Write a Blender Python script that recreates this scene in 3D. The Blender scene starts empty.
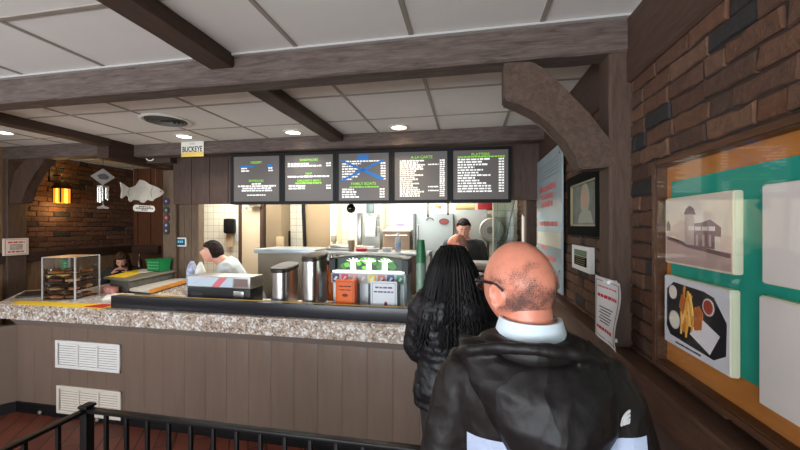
import bpy, bmesh, math, random
from math import sin, cos, pi, radians, exp, sqrt, atan2
from mathutils import Vector, Matrix, noise
from mathutils.bvhtree import BVHTree

SC = bpy.context.scene
COL = SC.collection
V = Vector
rnd = random.Random(7)

# ------------------------------------------------------------------ camera, world, light, exposure
FPX, EYE, YAW = 355.0, 1.8, radians(10.8)          # focal length in pixels of the 800x450 frame
cam_data = bpy.data.cameras.new('camera')
cam_data.sensor_width = 36
cam_data.lens = FPX / 800 * 36
cam_data.clip_start = 0.05
cam = bpy.data.objects.new('camera', cam_data)
cam.location = (0, 0, EYE)
cam.rotation_euler = (pi / 2, 0, YAW)
COL.objects.link(cam)
SC.camera = cam

SC.view_settings.view_transform = 'Standard'
SC.view_settings.look = 'None'
SC.view_settings.gamma = 1
SC.view_settings.exposure = 0.45
SC.view_settings.use_curve_mapping = False
SC.cycles.transparent_max_bounces = 32

world = bpy.data.worlds.new('world')
SC.world = world
world.use_nodes = True
world.node_tree.nodes['Background'].inputs[0].default_value = (0.72, 0.86, 1.0, 1)
world.node_tree.nodes['Background'].inputs[1].default_value = 0.6


def area(name, loc, rot, sx, sy, power, color):
    l = bpy.data.lights.new(name, 'AREA')
    l.shape = 'RECTANGLE'
    l.size, l.size_y, l.energy, l.color = sx, sy, power, color
    o = bpy.data.objects.new(name, l)
    o.location, o.rotation_euler = loc, rot
    COL.objects.link(o)
    return o


def point(name, loc, power, color, r=0.05):
    l = bpy.data.lights.new(name, 'POINT')
    l.energy, l.color, l.shadow_soft_size = power, color, r
    o = bpy.data.objects.new(name, l)
    o.location = loc
    COL.objects.link(o)
    return o


def spot(name, loc, power, color, angle=2.2, blend=0.8, r=0.05):
    l = bpy.data.lights.new(name, 'SPOT')
    l.energy, l.color, l.shadow_soft_size, l.spot_size, l.spot_blend = power, color, r, angle, blend
    o = bpy.data.objects.new(name, l)
    o.location = loc
    COL.objects.link(o)
    return o


# daylight through the two big windows behind and to the left of the visitor
area('daylight_back_window', (-1.9, -3.45, 1.55), (pi / 2, 0, 0), 4.4, 1.7, 170, (0.86, 0.93, 1.0))
area('daylight_left_window', (-5.9, -0.4, 1.6), (pi / 2, 0, -pi / 2), 3.6, 1.7, 90, (0.9, 0.95, 1.0))
# fill lamp added outside the window, tilted up to brighten the ceiling
area('ceiling_fill', (-1.9, -4.6, 0.35), (radians(118), 0, 0), 4.6, 1.6, 260, (0.95, 0.97, 1.0))
# the kitchen's fluorescent fittings
area('kitchen_tubes', (-1.5, 4.72, 2.70), (0, 0, 0), 2.6, 0.5, 74, (1.0, 0.98, 0.92))
area('kitchen_tubes', (-3.6, 4.85, 2.70), (0, 0, 0), 1.2, 0.5, 36, (1.0, 0.98, 0.93))
# ------------------------------------------------------------------ helpers


def S(r, g, b):
    def f(c):
        c /= 255.0
        return c / 12.92 if c <= 0.04045 else ((c + 0.055) / 1.055) ** 2.4
    return (f(r), f(g), f(b), 1)


_mats = {}


def M(name, col, rough=0.6, metal=0.0, spec=0.5, var=0.0, vscale=8.0, bump=0.0, bscale=40.0, stretch=None,
      emit=0.0, alpha=1.0, trans=0.0, sheen=0.0):
    if name in _mats:
        return _mats[name]
    m = bpy.data.materials.new(name)
    m.use_nodes = True
    nt = m.node_tree
    b = nt.nodes['Principled BSDF']
    b.inputs['Base Color'].default_value = col
    b.inputs['Roughness'].default_value = rough
    b.inputs['Metallic'].default_value = metal
    b.inputs['Specular IOR Level'].default_value = spec
    b.inputs['Alpha'].default_value = alpha
    b.inputs['Transmission Weight'].default_value = trans
    if sheen:
        b.inputs['Sheen Weight'].default_value = sheen
    if emit:
        b.inputs['Emission Color'].default_value = col
        b.inputs['Emission Strength'].default_value = emit
    if var or bump:
        tc = nt.nodes.new('ShaderNodeTexCoord')
        mp = nt.nodes.new('ShaderNodeMapping')
        if stretch:
            mp.inputs['Scale'].default_value = stretch
        nt.links.new(tc.outputs['Object'], mp.inputs['Vector'])
    if var:
        n = nt.nodes.new('ShaderNodeTexNoise')
        n.inputs['Scale'].default_value = vscale
        n.inputs['Detail'].default_value = 6
        n.inputs['Roughness'].default_value = 0.65
        nt.links.new(mp.outputs[0], n.inputs['Vector'])
        r = nt.nodes.new('ShaderNodeValToRGB')
        r.color_ramp.elements[0].position = 0.3
        r.color_ramp.elements[1].position = 0.7
        r.color_ramp.elements[0].color = tuple(max(0, c * (1 - var)) for c in col[:3]) + (1,)
        r.color_ramp.elements[1].color = tuple(min(1, c * (1 + var)) for c in col[:3]) + (1,)
        nt.links.new(n.outputs['Fac'], r.inputs[0])
        nt.links.new(r.outputs[0], b.inputs['Base Color'])
    if bump:
        n2 = nt.nodes.new('ShaderNodeTexNoise')
        n2.inputs['Scale'].default_value = bscale
        n2.inputs['Detail'].default_value = 5
        nt.links.new(mp.outputs[0], n2.inputs['Vector'])
        bp = nt.nodes.new('ShaderNodeBump')
        bp.inputs['Strength'].default_value = bump
        bp.inputs['Distance'].default_value = 0.01
        nt.links.new(n2.outputs['Fac'], bp.inputs['Height'])
        nt.links.new(bp.outputs[0], b.inputs['Normal'])
    _mats[name] = m
    return m


def glass_mat(name, tint=(1, 1, 1), refl=0.5, rough=0.02):
    """thin clear sheet: see-through plus a fresnel reflection"""
    if name in _mats:
        return _mats[name]
    m = bpy.data.materials.new(name)
    m.use_nodes = True
    nt = m.node_tree
    nt.nodes.clear()
    out = nt.nodes.new('ShaderNodeOutputMaterial')
    tr = nt.nodes.new('ShaderNodeBsdfTransparent')
    tr.inputs[0].default_value = (*tint, 1)
    gl = nt.nodes.new('ShaderNodeBsdfGlossy')
    gl.inputs['Roughness'].default_value = rough
    fr = nt.nodes.new('ShaderNodeFresnel')
    fr.inputs[0].default_value = 1.45
    mul = nt.nodes.new('ShaderNodeMath')
    mul.operation = 'MULTIPLY'
    mul.inputs[1].default_value = refl
    mx = nt.nodes.new('ShaderNodeMixShader')
    nt.links.new(fr.outputs[0], mul.inputs[0])
    nt.links.new(mul.outputs[0], mx.inputs[0])
    nt.links.new(tr.outputs[0], mx.inputs[1])
    nt.links.new(gl.outputs[0], mx.inputs[2])
    nt.links.new(mx.outputs[0], out.inputs[0])
    _mats[name] = m
    return m


class B:
    """collects shapes into one bmesh; build() links them as ONE mesh object"""

    def __init__(self):
        self.bm = bmesh.new()
        self.mi = 0

    def _new(self, n0):
        return list(self.bm.verts)[n0:]

    def face(self, vs):
        try:
            f = self.bm.faces.new(vs)
            f.material_index = self.mi
            return f
        except ValueError:
            return None

    def box(self, lo, hi, bevel=0.0, m=None):
        x0, y0, z0 = lo
        x1, y1, z1 = hi
        p = [(x0, y0, z0), (x1, y0, z0), (x1, y1, z0), (x0, y1, z0), (x0, y0, z1), (x1, y0, z1), (x1, y1, z1), (x0, y1, z1)]
        vs = [self.bm.verts.new(m @ V(q) if m else q) for q in p]
        fs = [self.face([vs[i] for i in q]) for q in ((0, 3, 2, 1), (4, 5, 6, 7), (0, 1, 5, 4), (1, 2, 6, 5), (2, 3, 7, 6), (3, 0, 4, 7))]
        if bevel:
            es = list({e for f in fs for e in f.edges})
            r = bmesh.ops.bevel(self.bm, geom=es, offset=bevel, segments=2, affect='EDGES', profile=0.6)
            for f in r['faces']:
                f.material_index = self.mi
        return self

    def cbox(self, c, s, bevel=0.0, rz=0.0):
        m = Matrix.Translation(c) @ Matrix.Rotation(rz, 4, 'Z')
        h = V(s) / 2
        return self.box(-h, h, bevel, m)

    def prism(self, poly, d):
        """poly: 3d points of a flat outline, extruded by vector d"""
        d = V(d)
        a = [self.bm.verts.new(p) for p in poly]
        b = [self.bm.verts.new(V(p) + d) for p in poly]
        n = len(a)
        self.face(list(reversed(a)))
        self.face(b)
        for i in range(n):
            self.face([a[i], a[(i + 1) % n], b[(i + 1) % n], b[i]])
        return self

    def poly(self, pts):
        self.face([self.bm.verts.new(p) for p in pts])
        return self

    def loft(self, rings, cap=True, closed=True):
        rr = [[self.bm.verts.new(p) for p in r] for r in rings]
        n = len(rr[0])
        for a, b in zip(rr, rr[1:]):
            for i in range(n if closed else n - 1):
                j = (i + 1) % n
                self.face([a[i], a[j], b[j], b[i]])
        if cap and closed:
            self.face(list(reversed(rr[0])))
            self.face(rr[-1])
        return self

    def tube(self, pts, rad, seg=10, cap=True, flat=1.0, up=None):
        pts = [V(p) for p in pts]
        if not isinstance(rad, (list, tuple)):
            rad = [rad] * len(pts)
        rings = []
        nrm = None
        for i, p in enumerate(pts):
            t = (pts[min(i + 1, len(pts) - 1)] - pts[max(i - 1, 0)]).normalized()
            if nrm is None:
                ref = V(up) if up else (V((0, 0, 1)) if abs(t.z) < 0.9 else V((1, 0, 0)))
                nrm = (ref - t * ref.dot(t)).normalized()
            else:
                nrm = (nrm - t * nrm.dot(t)).normalized()
            bn = t.cross(nrm)
            r = rad[i]
            ra, rb = (r if isinstance(r, (list, tuple)) else (r, r * flat))
            rings.append([p + nrm * (cos(k * 2 * pi / seg) * ra) + bn * (sin(k * 2 * pi / seg) * rb) for k in range(seg)])
        return self.loft(rings, cap)

    def lathe(self, prof, c=(0, 0, 0), seg=24, m=None, cap=True, sx=1.0, sy=1.0):
        rings = []
        for r, z in prof:
            ring = []
            for k in range(seg):
                a = k * 2 * pi / seg
                p = V((cos(a) * max(r, 1e-4) * sx, sin(a) * max(r, 1e-4) * sy, z))
                ring.append((m @ p if m else p) + V(c))
            rings.append(ring)
        return self.loft(rings, cap)

    def ball(self, c, r, seg=16, rings=10, m=None):
        r = r if isinstance(r, (list, tuple)) else (r, r, r)
        prof = []
        for i in range(rings + 1):
            a = -pi / 2 + pi * i / rings
            ring = []
            for k in range(seg):
                t = k * 2 * pi / seg
                p = V((cos(t) * max(cos(a), 1e-3) * r[0], sin(t) * max(cos(a), 1e-3) * r[1], sin(a) * r[2]))
                ring.append((m @ p if m else p) + V(c))
            prof.append(ring)
        return self.loft(prof)

    def build(self, name, mat, parent=None, smooth=True, angle=35, kind=None):
        me = bpy.data.meshes.new(name)
        bmesh.ops.recalc_face_normals(self.bm, faces=self.bm.faces)
        self.bm.to_mesh(me)
        self.bm.free()
        for mm in (mat if isinstance(mat, (list, tuple)) else [mat]):
            me.materials.append(mm)
        return link_mesh(name, me, parent, smooth, angle, kind)


def link_mesh(name, me, parent=None, smooth=True, angle=35, kind=None):
    if smooth:
        for p in me.polygons:
            p.use_smooth = True
        me.set_sharp_from_angle(angle=radians(angle))
    o = bpy.data.objects.new(name, me)
    COL.objects.link(o)
    if parent:
        o.parent = parent
        # geometry is given in world space for one-off things, in local space when the parent says so
        if not is_local(parent):
            o.matrix_parent_inverse = basis(parent).inverted()
    if kind:
        o['kind'] = kind
    return o


def is_local(o):
    while o:
        if o.get('_local'):
            return True
        o = o.parent
    return False


def basis(o):
    """world matrix without waiting for the dependency graph"""
    m = Matrix.LocRotScale(o.location, o.rotation_euler, o.scale)
    if o.parent:
        m = basis(o.parent) @ o.matrix_parent_inverse @ m
    return m


def tag(o, label, cat, group=None):
    o['label'] = label
    o['category'] = cat
    if group:
        o['group'] = group
    return o


_local = []


def thing(name, label, cat, loc=(0, 0, 0), rz=0.0, group=None, local=False):
    o = bpy.data.objects.new(name, None)
    o.empty_display_size = 0.05
    COL.objects.link(o)
    o.location = loc
    o.rotation_euler = (0, 0, rz)
    tag(o, label, cat, group)
    if local:
        o['_local'] = True
        _local.append(o)
    return o


def copy_tree(o, parent=None):
    c = o.copy()
    COL.objects.link(c)
    if parent:
        c.parent = parent
    for ch in list(o.children):
        copy_tree(ch, c)
    return c


class Face:
    """a flat face in space: origin, right vector, up vector (metres)"""

    def __init__(self, o, ux, uy):
        self.o, self.ux, self.uy = V(o), V(ux).normalized(), V(uy).normalized()
        self.n = self.ux.cross(self.uy)

    def p(self, u, v, d=0.0):
        return self.o + self.ux * u + self.uy * v + self.n * d

    def rect(self, b, u0, v0, u1, v1, d0, d1):
        b.prism([self.p(u0, v0, d0), self.p(u1, v0, d0), self.p(u1, v1, d0), self.p(u0, v1, d0)], self.n * (d1 - d0))

    def poly(self, b, pts, d0, d1):
        b.prism([self.p(u, v, d0) for u, v in pts], self.n * (d1 - d0))

    def disc(self, b, u, v, ru, rv, d0, d1, seg=20, a0=0.0, a1=2 * pi):
        n = seg if a1 - a0 > 6.2 else seg + 1
        pts = [(u + cos(a0 + (a1 - a0) * k / seg) * ru, v + sin(a0 + (a1 - a0) * k / seg) * rv) for k in range(n)]
        self.poly(b, pts, d0, d1)

    def words(self, b, u0, u1, v, h, d=0.0012, wl=(0.8, 3.2), gap=0.45):
        """a line of print too small to read: a row of short strokes"""
        u = u0
        while u < u1 - h * 0.3:
            w = min(h * rnd.uniform(*wl), u1 - u)
            self.rect(b, u, v, u + w, v + h * rnd.uniform(0.82, 1.0), d - 0.001, d)
            u += w + h * gap

    def text(self, name, s, u, v, size, mat, parent, d=0.0015, align='CENTER', fat=0.0, squeeze=1.0):
        cu = bpy.data.curves.new(name, 'FONT')
        cu.body, cu.size, cu.align_x, cu.offset = s, size, align, fat
        cu.extrude = 0.0004
        t = bpy.data.objects.new('tmp_text', cu)
        COL.objects.link(t)
        bpy.context.view_layer.update()
        me = bpy.data.meshes.new_from_object(t.evaluated_get(bpy.context.evaluated_depsgraph_get()))
        bpy.data.objects.remove(t)
        R = Matrix((self.ux, self.uy, self.n)).transposed().to_4x4()
        me.transform(Matrix.Translation(self.p(u, v, d)) @ R @ Matrix.Diagonal((squeeze, 1, 1, 1)))
        me.materials.clear()
        me.materials.append(mat)
        me.name = name
        return link_mesh(name, me, parent, smooth=False)


def ray(x, y):
    fw = V((-sin(YAW), cos(YAW), 0))
    rt = V((cos(YAW), sin(YAW), 0))
    return fw + rt * ((x - 400) / FPX) - V((0, 0, (y - 225) / FPX))


def atY(x, y, c):
    r = ray(x, y)
    return V((0, 0, EYE)) + r * (c / r.y)


def atX(x, y, c):
    r = ray(x, y)
    return V((0, 0, EYE)) + r * (c / r.x)


def atZ(x, y, c):
    r = ray(x, y)
    return V((0, 0, EYE)) + r * ((c - EYE) / r.z)


# ------------------------------------------------------------------ shared materials
def wood_mat(name, c1, c2, stretch, rough=0.65, bump=0.5, scale=6.0):
    if name in _mats:
        return _mats[name]
    m = bpy.data.materials.new(name)
    m.use_nodes = True
    nt = m.node_tree
    b = nt.nodes['Principled BSDF']
    b.inputs['Roughness'].default_value = rough
    b.inputs['Specular IOR Level'].default_value = 0.35
    tc = nt.nodes.new('ShaderNodeTexCoord')
    mp = nt.nodes.new('ShaderNodeMapping')
    mp.inputs['Scale'].default_value = stretch
    n = nt.nodes.new('ShaderNodeTexNoise')
    n.inputs['Scale'].default_value = scale
    n.inputs['Detail'].default_value = 8
    n.inputs['Roughness'].default_value = 0.7
    n.inputs['Distortion'].default_value = 0.6
    r = nt.nodes.new('ShaderNodeValToRGB')
    r.color_ramp.elements[0].position, r.color_ramp.elements[1].position = 0.32, 0.68
    r.color_ramp.elements[0].color, r.color_ramp.elements[1].color = c1, c2
    bp = nt.nodes.new('ShaderNodeBump')
    bp.inputs['Strength'].default_value = bump
    bp.inputs['Distance'].default_value = 0.008
    L = nt.links.new
    L(tc.outputs['Object'], mp.inputs[0])
    L(mp.outputs[0], n.inputs['Vector'])
    L(n.outputs['Fac'], r.inputs[0])
    L(r.outputs[0], b.inputs['Base Color'])
    L(n.outputs['Fac'], bp.inputs['Height'])
    L(bp.outputs[0], b.inputs['Normal'])
    _mats[name] = m
    return m


beam_x = wood_mat('rough_beam_x', S(62, 50, 45), S(108, 93, 86), (1, 9, 9))
beam_y = wood_mat('rough_beam_y', S(62, 46, 37), S(84, 65, 55), (9, 1, 9))
post_z = wood_mat('rough_beam_z', S(64, 48, 39), S(90, 70, 58), (9, 9, 1))
rail_y = wood_mat('rail_wood', S(68, 47, 36), S(96, 70, 55), (9, 1, 9), rough=0.45, bump=0.25)
dark_panel = wood_mat('dark_panelling', S(64, 48, 42), S(84, 66, 58), (8, 8, 1), bump=0.15)
tan_panel = wood_mat('tan_panelling', S(96, 80, 66), S(124, 104, 86), (8, 8, 1), bump=0.15)
red_panel = wood_mat('red_brown_panelling', S(70, 42, 26), S(98, 60, 38), (8, 8, 1), bump=0.15)
white_p = M('white_plastic', S(232, 232, 228), 0.45)
paper = M('white_paper', S(236, 234, 230), 0.7)
black_p = M('black_plastic', S(12, 12, 14), 0.4, spec=0.35)
black_m = M('black_metal', S(20, 20, 21), 0.38, 0.3)
steel = M('stainless_steel', S(190, 188, 184), 0.28, 1.0, bump=0.05, bscale=60)
steel_d = M('dull_stainless', S(160, 156, 148), 0.42, 1.0)
red_ink = M('red_print', S(196, 44, 44), 0.7)
black_ink = M('black_print', S(34, 32, 34), 0.7)
# ------------------------------------------------------------------ room shell
W, LX, CZ, BY = 0.73, -5.5, 2.74, -3.4       # right wall, left wall, ceiling, wall behind the visitor
KY = 5.5                                     # kitchen back wall


def brick_mesh(name, face, rects, course, length, mats, proud=0.009, holes=()):
    """courses of single bricks, every brick with its own colour, on a mortar bed"""
    b = B()
    lay = b.bm.loops.layers.float_color.new('brick_colour')
    palette = [S(106, 72, 52), S(112, 76, 54), S(102, 70, 52), S(116, 82, 60), S(96, 68, 52), S(112, 72, 48), S(92, 68, 54), S(94, 64, 48), S(114, 82, 62)]
    for (u0, v0, u1, v1) in rects:
        b.mi = 1
        face.rect(b, u0, v0, u1, v1, -0.10, 0.0)
        b.mi = 0
        nrow = int(round((v1 - v0) / course))
        for r in range(nrow):
            za, zb = v0 + r * course + 0.004, v0 + (r + 1) * course - 0.004
            u = u0 - (length * 0.5 if r % 2 else 0) + rnd.uniform(-0.02, 0.02)
            while u < u1:
                l = length * (0.48 if rnd.random() < 0.13 else rnd.uniform(0.93, 1.05))
                a, c = max(u + 0.004, u0), min(u + l - 0.004, u1)
                u += l
                if c - a < 0.015:
                    continue
                n0 = len(b.bm.faces)
                d = proud * rnd.uniform(0.55, 1.35)
                j = lambda: rnd.uniform(-0.0045, 0.0045)
                e = 0.004
                k = max(1, int((c - a) / 0.045))
                q = [(a + (c - a) * i / k + (j() if i in (0, k) else 0), za + j()) for i in range(k + 1)] + [(c - (c - a) * i / k + (j() if i in (0, k) else 0), zb + j()) for i in range(k + 1)]
                base = [b.bm.verts.new(face.p(uu, vv, -0.002)) for uu, vv in q]
                mid = [b.bm.verts.new(face.p(uu, vv, d - e)) for uu, vv in q]
                cu, cv = (a + c) / 2, (za + zb) / 2
                top = [b.bm.verts.new(face.p(uu + (e if uu < cu else -e), vv + (e if vv < cv else -e), d + j() * 0.6)) for uu, vv in q]
                for A, D in ((base, mid), (mid, top)):
                    for i in range(len(A)):
                        b.face([A[i], A[(i + 1) % len(A)], D[(i + 1) % len(A)], D[i]])
                b.face(top)
                col = V(palette[rnd.randrange(len(palette))][:3]) * rnd.uniform(0.8, 1.15)
                if rnd.random() < 0.07:
                    col = V(S(52, 46, 46)[:3])
                b.bm.faces.ensure_lookup_table()
                for f in b.bm.faces[n0:]:
                    for lp in f.loops:
                        lp[lay] = (*col, 1)
    return b.build(name, mats, kind='structure', angle=25)


def brick_material(name, gain=1.0):
    m = bpy.data.materials.new(name)
    m.use_nodes = True
    nt = m.node_tree
    L = nt.links.new
    p = nt.nodes['Principled BSDF']
    p.inputs['Roughness'].default_value = 0.72
    at = nt.nodes.new('ShaderNodeAttribute')
    at.attribute_name = 'brick_colour'
    tc = nt.nodes.new('ShaderNodeTexCoord')
    n = nt.nodes.new('ShaderNodeTexNoise')
    n.inputs['Scale'].default_value = 32
    n.inputs['Detail'].default_value = 8
    n.inputs['Roughness'].default_value = 0.75
    L(tc.outputs['Object'], n.inputs['Vector'])
    mr = nt.nodes.new('ShaderNodeMapRange')
    mr.inputs[1].default_value, mr.inputs[2].default_value = 0.3, 0.7
    mr.inputs[3].default_value, mr.inputs[4].default_value = 0.62 * gain, 1.3 * gain
    L(n.outputs['Fac'], mr.inputs[0])
    mul = nt.nodes.new('ShaderNodeVectorMath')
    mul.operation = 'SCALE'
    L(at.outputs['Color'], mul.inputs[0])
    L(mr.outputs[0], mul.inputs['Scale'])
    L(mul.outputs[0], p.inputs['Base Color'])
    bp = nt.nodes.new('ShaderNodeBump')
    bp.inputs['Strength'].default_value = 0.9
    bp.inputs['Distance'].default_value = 0.014
    L(n.outputs['Fac'], bp.inputs['Height'])
    L(bp.outputs[0], p.inputs['Normal'])
    return m


brick_m = brick_material('clinker_brick', 0.8)
mortar = M('dark_mortar', S(50, 36, 30), 0.9, var=0.3, vscale=30, bump=0.4)
WR = Face((W, 0, 0), (0, -1, 0), (0, 0, 1))          # right wall seen from inside: u = -y, v = z
WL = Face((LX, 0, 0), (0, 1, 0), (0, 0, 1))          # left wall: u = y
brick_mesh('wall_right', WR, [(-KY, 1.20, 3.3, 2.45)], 0.0658, 0.20, [brick_m, mortar])
b = B()
b.box((W, BY, 0), (W + 0.1, KY, 1.20))
b.box((W, BY, 2.45), (W + 0.1, KY, CZ))
b.build('wall_right_panelling', dark_panel, kind='structure')
brick_mesh('wall_left', WL, [(3.36, 1.44, 5.03, 2.72)], 0.0674, 0.205, [brick_m, mortar])
b = B()
b.box((LX - 0.1, BY, 0), (LX, 5.03, 1.44))
b.box((LX - 0.1, 2.2, 1.44), (LX, 3.36, CZ))
b.box((LX - 0.1, BY, 2.5), (LX, 2.2, CZ))
b.box((LX - 0.1, BY, 1.44), (LX, -2.3, 2.5))
b.box((LX - 0.1, 1.5, 1.44), (LX, 2.2, 2.5))
b.build('wall_left_panelling', wood_mat('alcove_panelling', S(118, 90, 64), S(146, 116, 86), (8, 8, 1), bump=0.15), kind='structure')
# the wall behind the visitor with its wide window
b = B()
b.box((LX - 0.1, BY - 0.1, 0), (W + 0.1, BY, 0.7))
b.box((LX - 0.1, BY - 0.1, 2.4), (W + 0.1, BY, CZ))
b.box((LX - 0.1, BY - 0.1, 0.7), (-4.2, BY, 2.4))
b.box((0.4, BY - 0.1, 0.7), (W + 0.1, BY, 2.4))
b.build('wall_back', tan_panel, kind='structure')
# alcove end wall and the partition to the kitchen
b = B()
b.box((LX, 5.0, 0), (-4.93, 5.1, CZ))
for u in (-5.43, -5.18):
    b.box((u, 4.985, 1.49), (u + 0.03, 5.0, CZ))
b.build('wall_alcove', red_panel, kind='structure')
b = B()
b.prism([(-4.95, 5.02, 0), (-4.90, 5.10, 0), (-3.86, 4.24, 0), (-3.92, 4.18, 0)], (0, 0, CZ))
b.build('wall_partition', tan_panel, kind='structure')

# kitchen walls: glazed cream tile
def tile_mat():
    m = bpy.data.materials.new('cream_wall_tile')
    m.use_nodes = True
    nt = m.node_tree
    L = nt.links.new
    p = nt.nodes['Principled BSDF']
    p.inputs['Roughness'].default_value = 0.3
    tc = nt.nodes.new('ShaderNodeTexCoord')
    sp = nt.nodes.new('ShaderNodeSeparateXYZ')
    cb = nt.nodes.new('ShaderNodeCombineXYZ')
    br = nt.nodes.new('ShaderNodeTexBrick')
    br.offset = 0
    br.inputs['Scale'].default_value = 1
    br.inputs['Brick Width'].default_value = 0.112
    br.inputs['Row Height'].default_value = 0.112
    br.inputs['Mortar Size'].default_value = 0.003
    br.inputs['Color1'].default_value = S(228, 224, 204)
    br.inputs['Color2'].default_value = S(222, 217, 196)
    br.inputs['Mortar'].default_value = S(168, 156, 130)
    L(tc.outputs['Object'], sp.inputs[0])
    ad = nt.nodes.new('ShaderNodeMath')
    L(sp.outputs[0], ad.inputs[0])
    L(sp.outputs[1], ad.inputs[1])
    L(ad.outputs[0], cb.inputs[0])
    L(sp.outputs[2], cb.inputs[1])
    L(cb.outputs[0], br.inputs['Vector'])
    L(br.outputs['Color'], p.inputs['Base Color'])
    return m


tile = tile_mat()
b = B()
b.box((-6.2, KY, 0), (W + 0.1, KY + 0.1, CZ))
b.build('wall_kitchen', tile, kind='structure')
b = B()
b.box((-6.3, 5.1, 0), (-6.2, KY, CZ))
b.box((-6.2, 5.1, 0), (-4.93, 5.12, CZ))
b.build('wall_kitchen_side', tile, kind='structure')

# floor: red-brown tiles laid diagonally, cream ceiling in a metal grid
def floor_mat():
    m = bpy.data.materials.new('quarry_tile')
    m.use_nodes = True
    nt = m.node_tree
    L = nt.links.new
    p = nt.nodes['Principled BSDF']
    p.inputs['Roughness'].default_value = 0.42
    tc = nt.nodes.new('ShaderNodeTexCoord')
    mp = nt.nodes.new('ShaderNodeMapping')
    mp.inputs['Rotation'].default_value = (0, 0, radians(-124))
    br = nt.nodes.new('ShaderNodeTexBrick')
    br.inputs['Scale'].default_value = 1
    br.inputs['Brick Width'].default_value = 0.62
    br.inputs['Row Height'].default_value = 0.14
    br.inputs['Mortar Size'].default_value = 0.006
    br.inputs['Color1'].default_value = S(132, 66, 46)
    br.inputs['Color2'].default_value = S(108, 52, 38)
    br.inputs['Mortar'].default_value = S(44, 30, 26)
    n = nt.nodes.new('ShaderNodeTexNoise')
    n.inputs['Scale'].default_value = 14
    n.inputs['Detail'].default_value = 6
    mx = nt.nodes.new('ShaderNodeMix')
    mx.data_type = 'RGBA'
    mx.blend_type = 'MULTIPLY'
    mx.inputs[0].default_value = 0.5
    L(tc.outputs['Object'], mp.inputs[0])
    L(mp.outputs[0], br.inputs['Vector'])
    L(mp.outputs[0], n.inputs['Vector'])
    L(br.outputs['Color'], mx.inputs[6])
    L(n.outputs['Color'], mx.inputs[7])
    L(mx.outputs[2], p.inputs['Base Color'])
    return m


b = B()
b.box((-6.3, BY - 0.1, -0.1), (W + 0.1, KY + 0.1, 0))
b.build('floor', floor_mat(), kind='structure')

ceil_m = M('ceiling_panel', S(226, 224, 218), 0.85, var=0.03, vscale=3, bump=0.12, bscale=180)
grid_m = M('ceiling_grid', S(150, 142, 132), 0.5)
b = B()
b.box((-6.3, BY - 0.1, CZ), (W + 0.1, KY + 0.1, CZ + 0.1))
b.mi = 1
gx, gy = -0.275, 1.25
for k in range(-9, 2):
    x = gx + 0.612 * k
    b.box((x - 0.011, BY, CZ - 0.005), (x + 0.011, KY, CZ + 0.002))
for k in range(-8, 8):
    y = gy + 0.6 * k
    b.box((-6.2, y - 0.011, CZ - 0.0045), (W, y + 0.011, CZ + 0.002))
b.build('ceiling', [ceil_m, grid_m], kind='structure')

# light metal angle where the ceiling meets wall and beam
b = B()
b.box((W - 0.022, BY, CZ - 0.014), (W + 0.005, 1.75, CZ - 0.002))
b.box((LX, 1.728, CZ - 0.014), (W - 0.02, 1.752, CZ - 0.002))
b.build('trim_1', M('white_angle', S(172, 170, 166), 0.6), kind='structure')


def beam(n, lo, hi, mat, seg=24):
    """rough hewn timber: a box whose faces wander a little"""
    b = B()
    lo, hi = V(lo), V(hi)
    ax = max(range(3), key=lambda i: hi[i] - lo[i])
    o1, o2 = [i for i in range(3) if i != ax]
    k = max(4, int((hi[ax] - lo[ax]) / 0.12))
    rings = []
    for i in range(k + 1):
        t = i / k
        ring = []
        e = 0.008
        for (s1, s2) in ((e, 0), (1 - e, 0), (1, e), (1, 1 - e), (1 - e, 1), (e, 1), (0, 1 - e), (0, e)):
            p = V((0, 0, 0))
            p[ax] = lo[ax] + (hi[ax] - lo[ax]) * t
            w1, w2 = hi[o1] - lo[o1], hi[o2] - lo[o2]
            a = 0.006 if s1 in (0, e) else w1 - 0.006 if s1 in (1, 1 - e) else 0
            p[o1] = lo[o1] + (0 if s1 == 0 else w1 if s1 == 1 else (0.010 if s1 < 0.5 else w1 - 0.010))
            p[o2] = lo[o2] + (0 if s2 == 0 else w2 if s2 == 1 else (0.010 if s2 < 0.5 else w2 - 0.010))
            q = p * 7.0
            nz = noise.noise(q + V((n * 3.1, 0, 0))) * 0.004
            p[o1] += nz * (1 if s1 > 0.5 else -1)
            p[o2] += noise.noise(q + V((0, n * 2.3, 5))) * 0.003
            ring.append(p)
        rings.append(ring)
    b.loft(rings)
    return b.build('trim_%d' % n, mat, kind='structure', angle=30)


beam(2, (LX, 1.752, 2.58), (W, 1.885, 2.745), beam_x)                 # main cross beam
beam(3, (-1.42, BY, 2.668), (-1.265, 1.752, 2.745), beam_y)           # short beams running towards the room
beam(4, (-1.42, 1.885, 2.668), (-1.265, 3.50, 2.745), beam_y)
beam(5, (-3.97, 1.885, 2.66), (-3.82, 3.20, 2.745), beam_y)
beam(6, (-3.86, 3.50, 2.60), (W, 3.66, 2.745), beam_x)                # header before the kitchen
beam(7, (LX, 3.30, 2.585), (-3.98, 3.45, 2.745), beam_x)              # beam over the alcove
beam(8, (-3.99, 3.20, 2.53), (-3.84, 4.10, 2.745), wood_mat('dark_soffit', S(52, 36, 28), S(70, 50, 40), (9, 1, 9)))
beam(9, (-4.02, 4.08, 0), (-3.82, 4.23, 2.745), tan_panel)            # post with the round stickers
beam(10, (0.635, 1.765, 0), (W + 0.02, 1.905, 2.585), post_z)         # post by the right wall
beam(11, (0.62, 4.05, 0), (W + 0.02, 4.25, 2.745), post_z)
beam(12, (W - 0.026, BY, 2.44), (W + 0.03, 1.765, 2.735), wood_mat('wall_plate', S(64, 45, 37), S(86, 63, 52), (9, 1, 9)))
beam(13, (W - 0.03, 1.905, 2.44), (W + 0.03, 4.05, 2.735), wood_mat('rear_wall_plate', S(64, 45, 37), S(86, 63, 52), (9, 1, 9)))  # rear plate, same wood tones as the front one
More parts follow.
